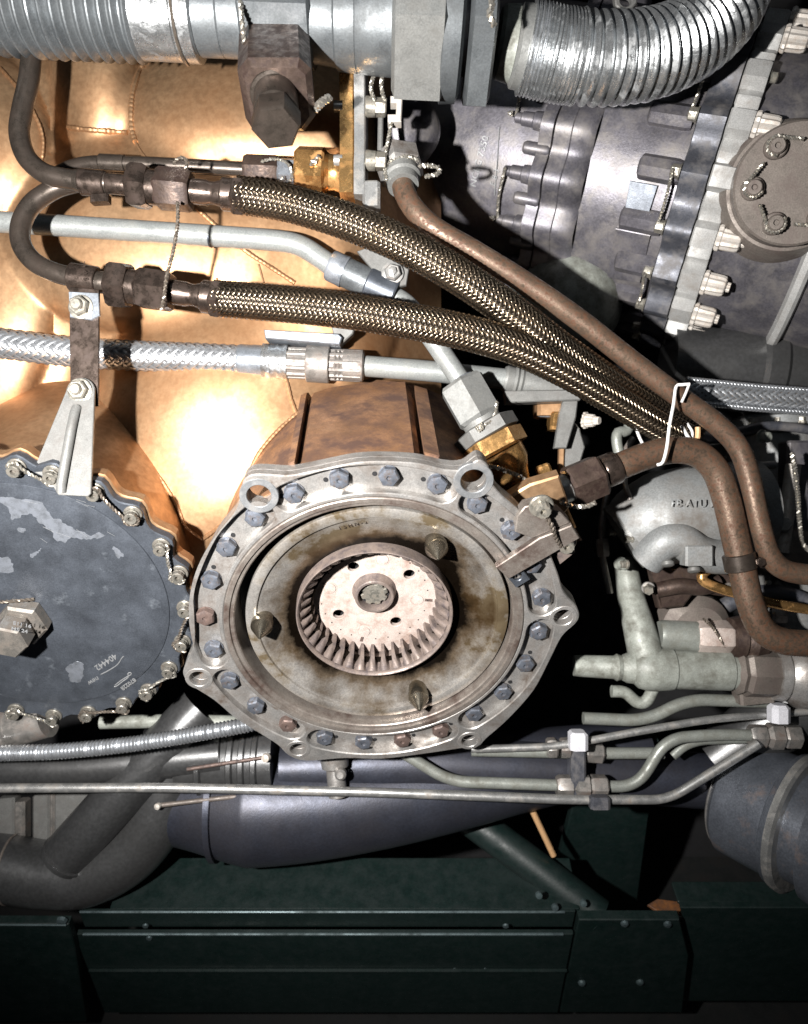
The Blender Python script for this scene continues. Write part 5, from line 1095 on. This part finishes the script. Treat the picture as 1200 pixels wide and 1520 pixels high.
for k, (px, py, d, rr, L, dv, m, lab) in enumerate((
    (1146, 912, 170, 15, 26, (0.9, -0.4, 0), STEEL, 'grey hex fitting just above the thick tube outlet'),
    (1112, 916, 176, 12, 22, (0.2, -1, 0.2), CLAMPST, 'dull fitting nut between the valve and the thick brown tube'),
    (1160, 782, 190, 14, 30, (-0.3, -1, 0.2), PUMP, 'grey plug nut in shadow at the foot of the bright upright tube'),
    (962, 872, 150, 9, 16, (-0.2, -1, -0.3), BOLTS, 'small silver bolt at the left end of the brown mount'),
    (1082, 872, 140, 8, 14, (0, -1, -0.3), BOLTS, 'small silver bolt beside the thin bronze tube bend'))):
    t = thing('hex_fitting', lab, 'fitting', P(px, py + 10, d))
    b = B(); lathe(b, P(px, py, d), Vector(dv), [(0, rr * 1.2), (L * 0.2, rr * 1.2), (L * 0.22, rr * 0.9)], 20); obj('washer', b, STEEL, t)
    b = B(); lathe(b, P(px, py, d) + Vector(dv).normalized() * L * 0.2, Vector(dv), [(0, rr), (L * 0.6, rr), (L * 0.75, rr * 0.86), (L * 0.76, 0)], 6, 14 * k); obj('head', b, m, t)
b = B(); ptube(b, [(1210, 898, 215), (1160, 880, 220), (1110, 884, 226), (1060, 905, 232), (1010, 900, 236)], 12, 14); tag(obj('dark_hose', b, CASEDK), 'dark hose sagging behind the thin bronze tube', 'hose')
b = B(); ptube(b, [(1120, 690, 240), (1128, 740, 240), (1150, 770, 236), (1210, 776, 230)], 9, 12); tag(obj('pale_tube', b, PALEGRN2), 'pale tube bending to the right edge behind the upright panel wire', 'tube')
for px, py, w_, h_, d, m, lab in ((1118, 1030, 60, 26, 200, CASEBR, 'brown clamp block below the pipe tee nut'), (1010, 1012, 30, 16, 205, STEEL, 'small grey pad under the green sleeve')):
    b = B(); box(b, P(px, py, d), (1, 0, 0.1), (0, 1, 0), (-0.1, 0, 1), w_, 40, h_, 4); tag(obj('clamp_block', b, m), lab, 'block')

rg = thing('rear_gear_case', 'dim grey gear case with ribs deep behind the brown tubes at right', 'gear case', P(1130, 900, 380))
b = B(); turned(b, (1150, 620, 380), (1160, 880, 360), [(0, 60), (0.03, 74), (0.1, 74), (0.12, 60), (0.5, 62), (0.52, 76), (0.6, 76), (0.62, 64), (1, 60)], 36); obj('barrel', b, PUMP, rg)
for k in range(5):
    b = B(); a = R(-50 + 26 * k); lathe(b, P(1150 + 70 * math.sin(a), 640, 380) + Vector((0, -74 * math.cos(a) * 1.3, 0)), Vector((0.02, 0, 1)), [(0, 9), (8, 9), (9, 7), (16, 7), (16, 0)], 12, 0, 0.9); obj('bolt', b, BOLTS, rg)
b = B(); ptube(b, [(1060, 650, 330), (1084, 672, 320), (1092, 720, 318), (1088, 780, 322)], 11, 14); tag(obj('silver_line', b, STEEL_L), 'bright silver line dropping between the two brown tubes', 'tube')
fb2 = thing('flange_block', 'silvery bolted block behind the thick tube bend above the pipe tee nut', 'block', P(1170, 930, 250))
b = B(); box(b, P(1172, 880, 262), (1, 0, 0.15), (0, 1, 0), (-0.15, 0, 1), 66, 50, 60, 6); obj('body', b, PUMP, fb2)
for dx, dy in ((-20, -14), (18, -18), (-16, 18)):
    b = B(); lathe(b, P(1172 + dx, 880 + dy, 240), (0, -1, 0), [(0, 8), (5, 8), (7, 6), (7, 0)], 6, dx); obj('bolt', b, BOLTS, fb2)

for k, (pts, rr, m, lab, nm) in enumerate((
    ([(1030, 640, 190), (1060, 652, 180), (1100, 640, 178), (1150, 632, 182), (1215, 640, 190)], 7, CASEDK, 'dark wiring bundle behind the brown tubes under the flat braid', 'wiring_bundle'),
    ([(936, 742, 120), (928, 716, 128), (936, 694, 140), (960, 690, 160)], 4, STEEL, 'thin grey line hugging the underside of the thick tube arch', 'thin_line'),
    ([(1128, 700, 200), (1140, 740, 196), (1146, 790, 200), (1180, 812, 210)], 6, PALEGRN2, 'pale thin line between the brown tube and the bright upright tube', 'thin_line'))):
    b = B(); ptube(b, pts, rr, 12, 4); tag(obj(nm, b, m), lab, 'tube')
for k, (px, py, d, sx, sy, m, lab) in enumerate(((1066, 668, 210, 46, 24, BRKT, 'small grey bracket plate with two screws under the brown tube bend'), (1128, 866, 230, 40, 30, BRKT, 'small grey bracket plate with two screws above the thin bronze tube'))):
    t = thing('bracket_plate', lab, 'bracket', P(px, py + sy / 2, d))
    b = B(); box(b, P(px, py, d), (1, 0, 0.12), (0, 1, 0), (-0.12, 0, 1), sx, 10, sy, 3); obj('plate', b, m, t)
    for dx in (-0.3, 0.3):
        b = B(); lathe(b, P(px + dx * sx, py - dx * 6, d - 6), (0, -1, 0), [(0, 6), (4, 6), (6, 4.5), (6, 0)], 6); obj('screw', b, BOLTS, t)
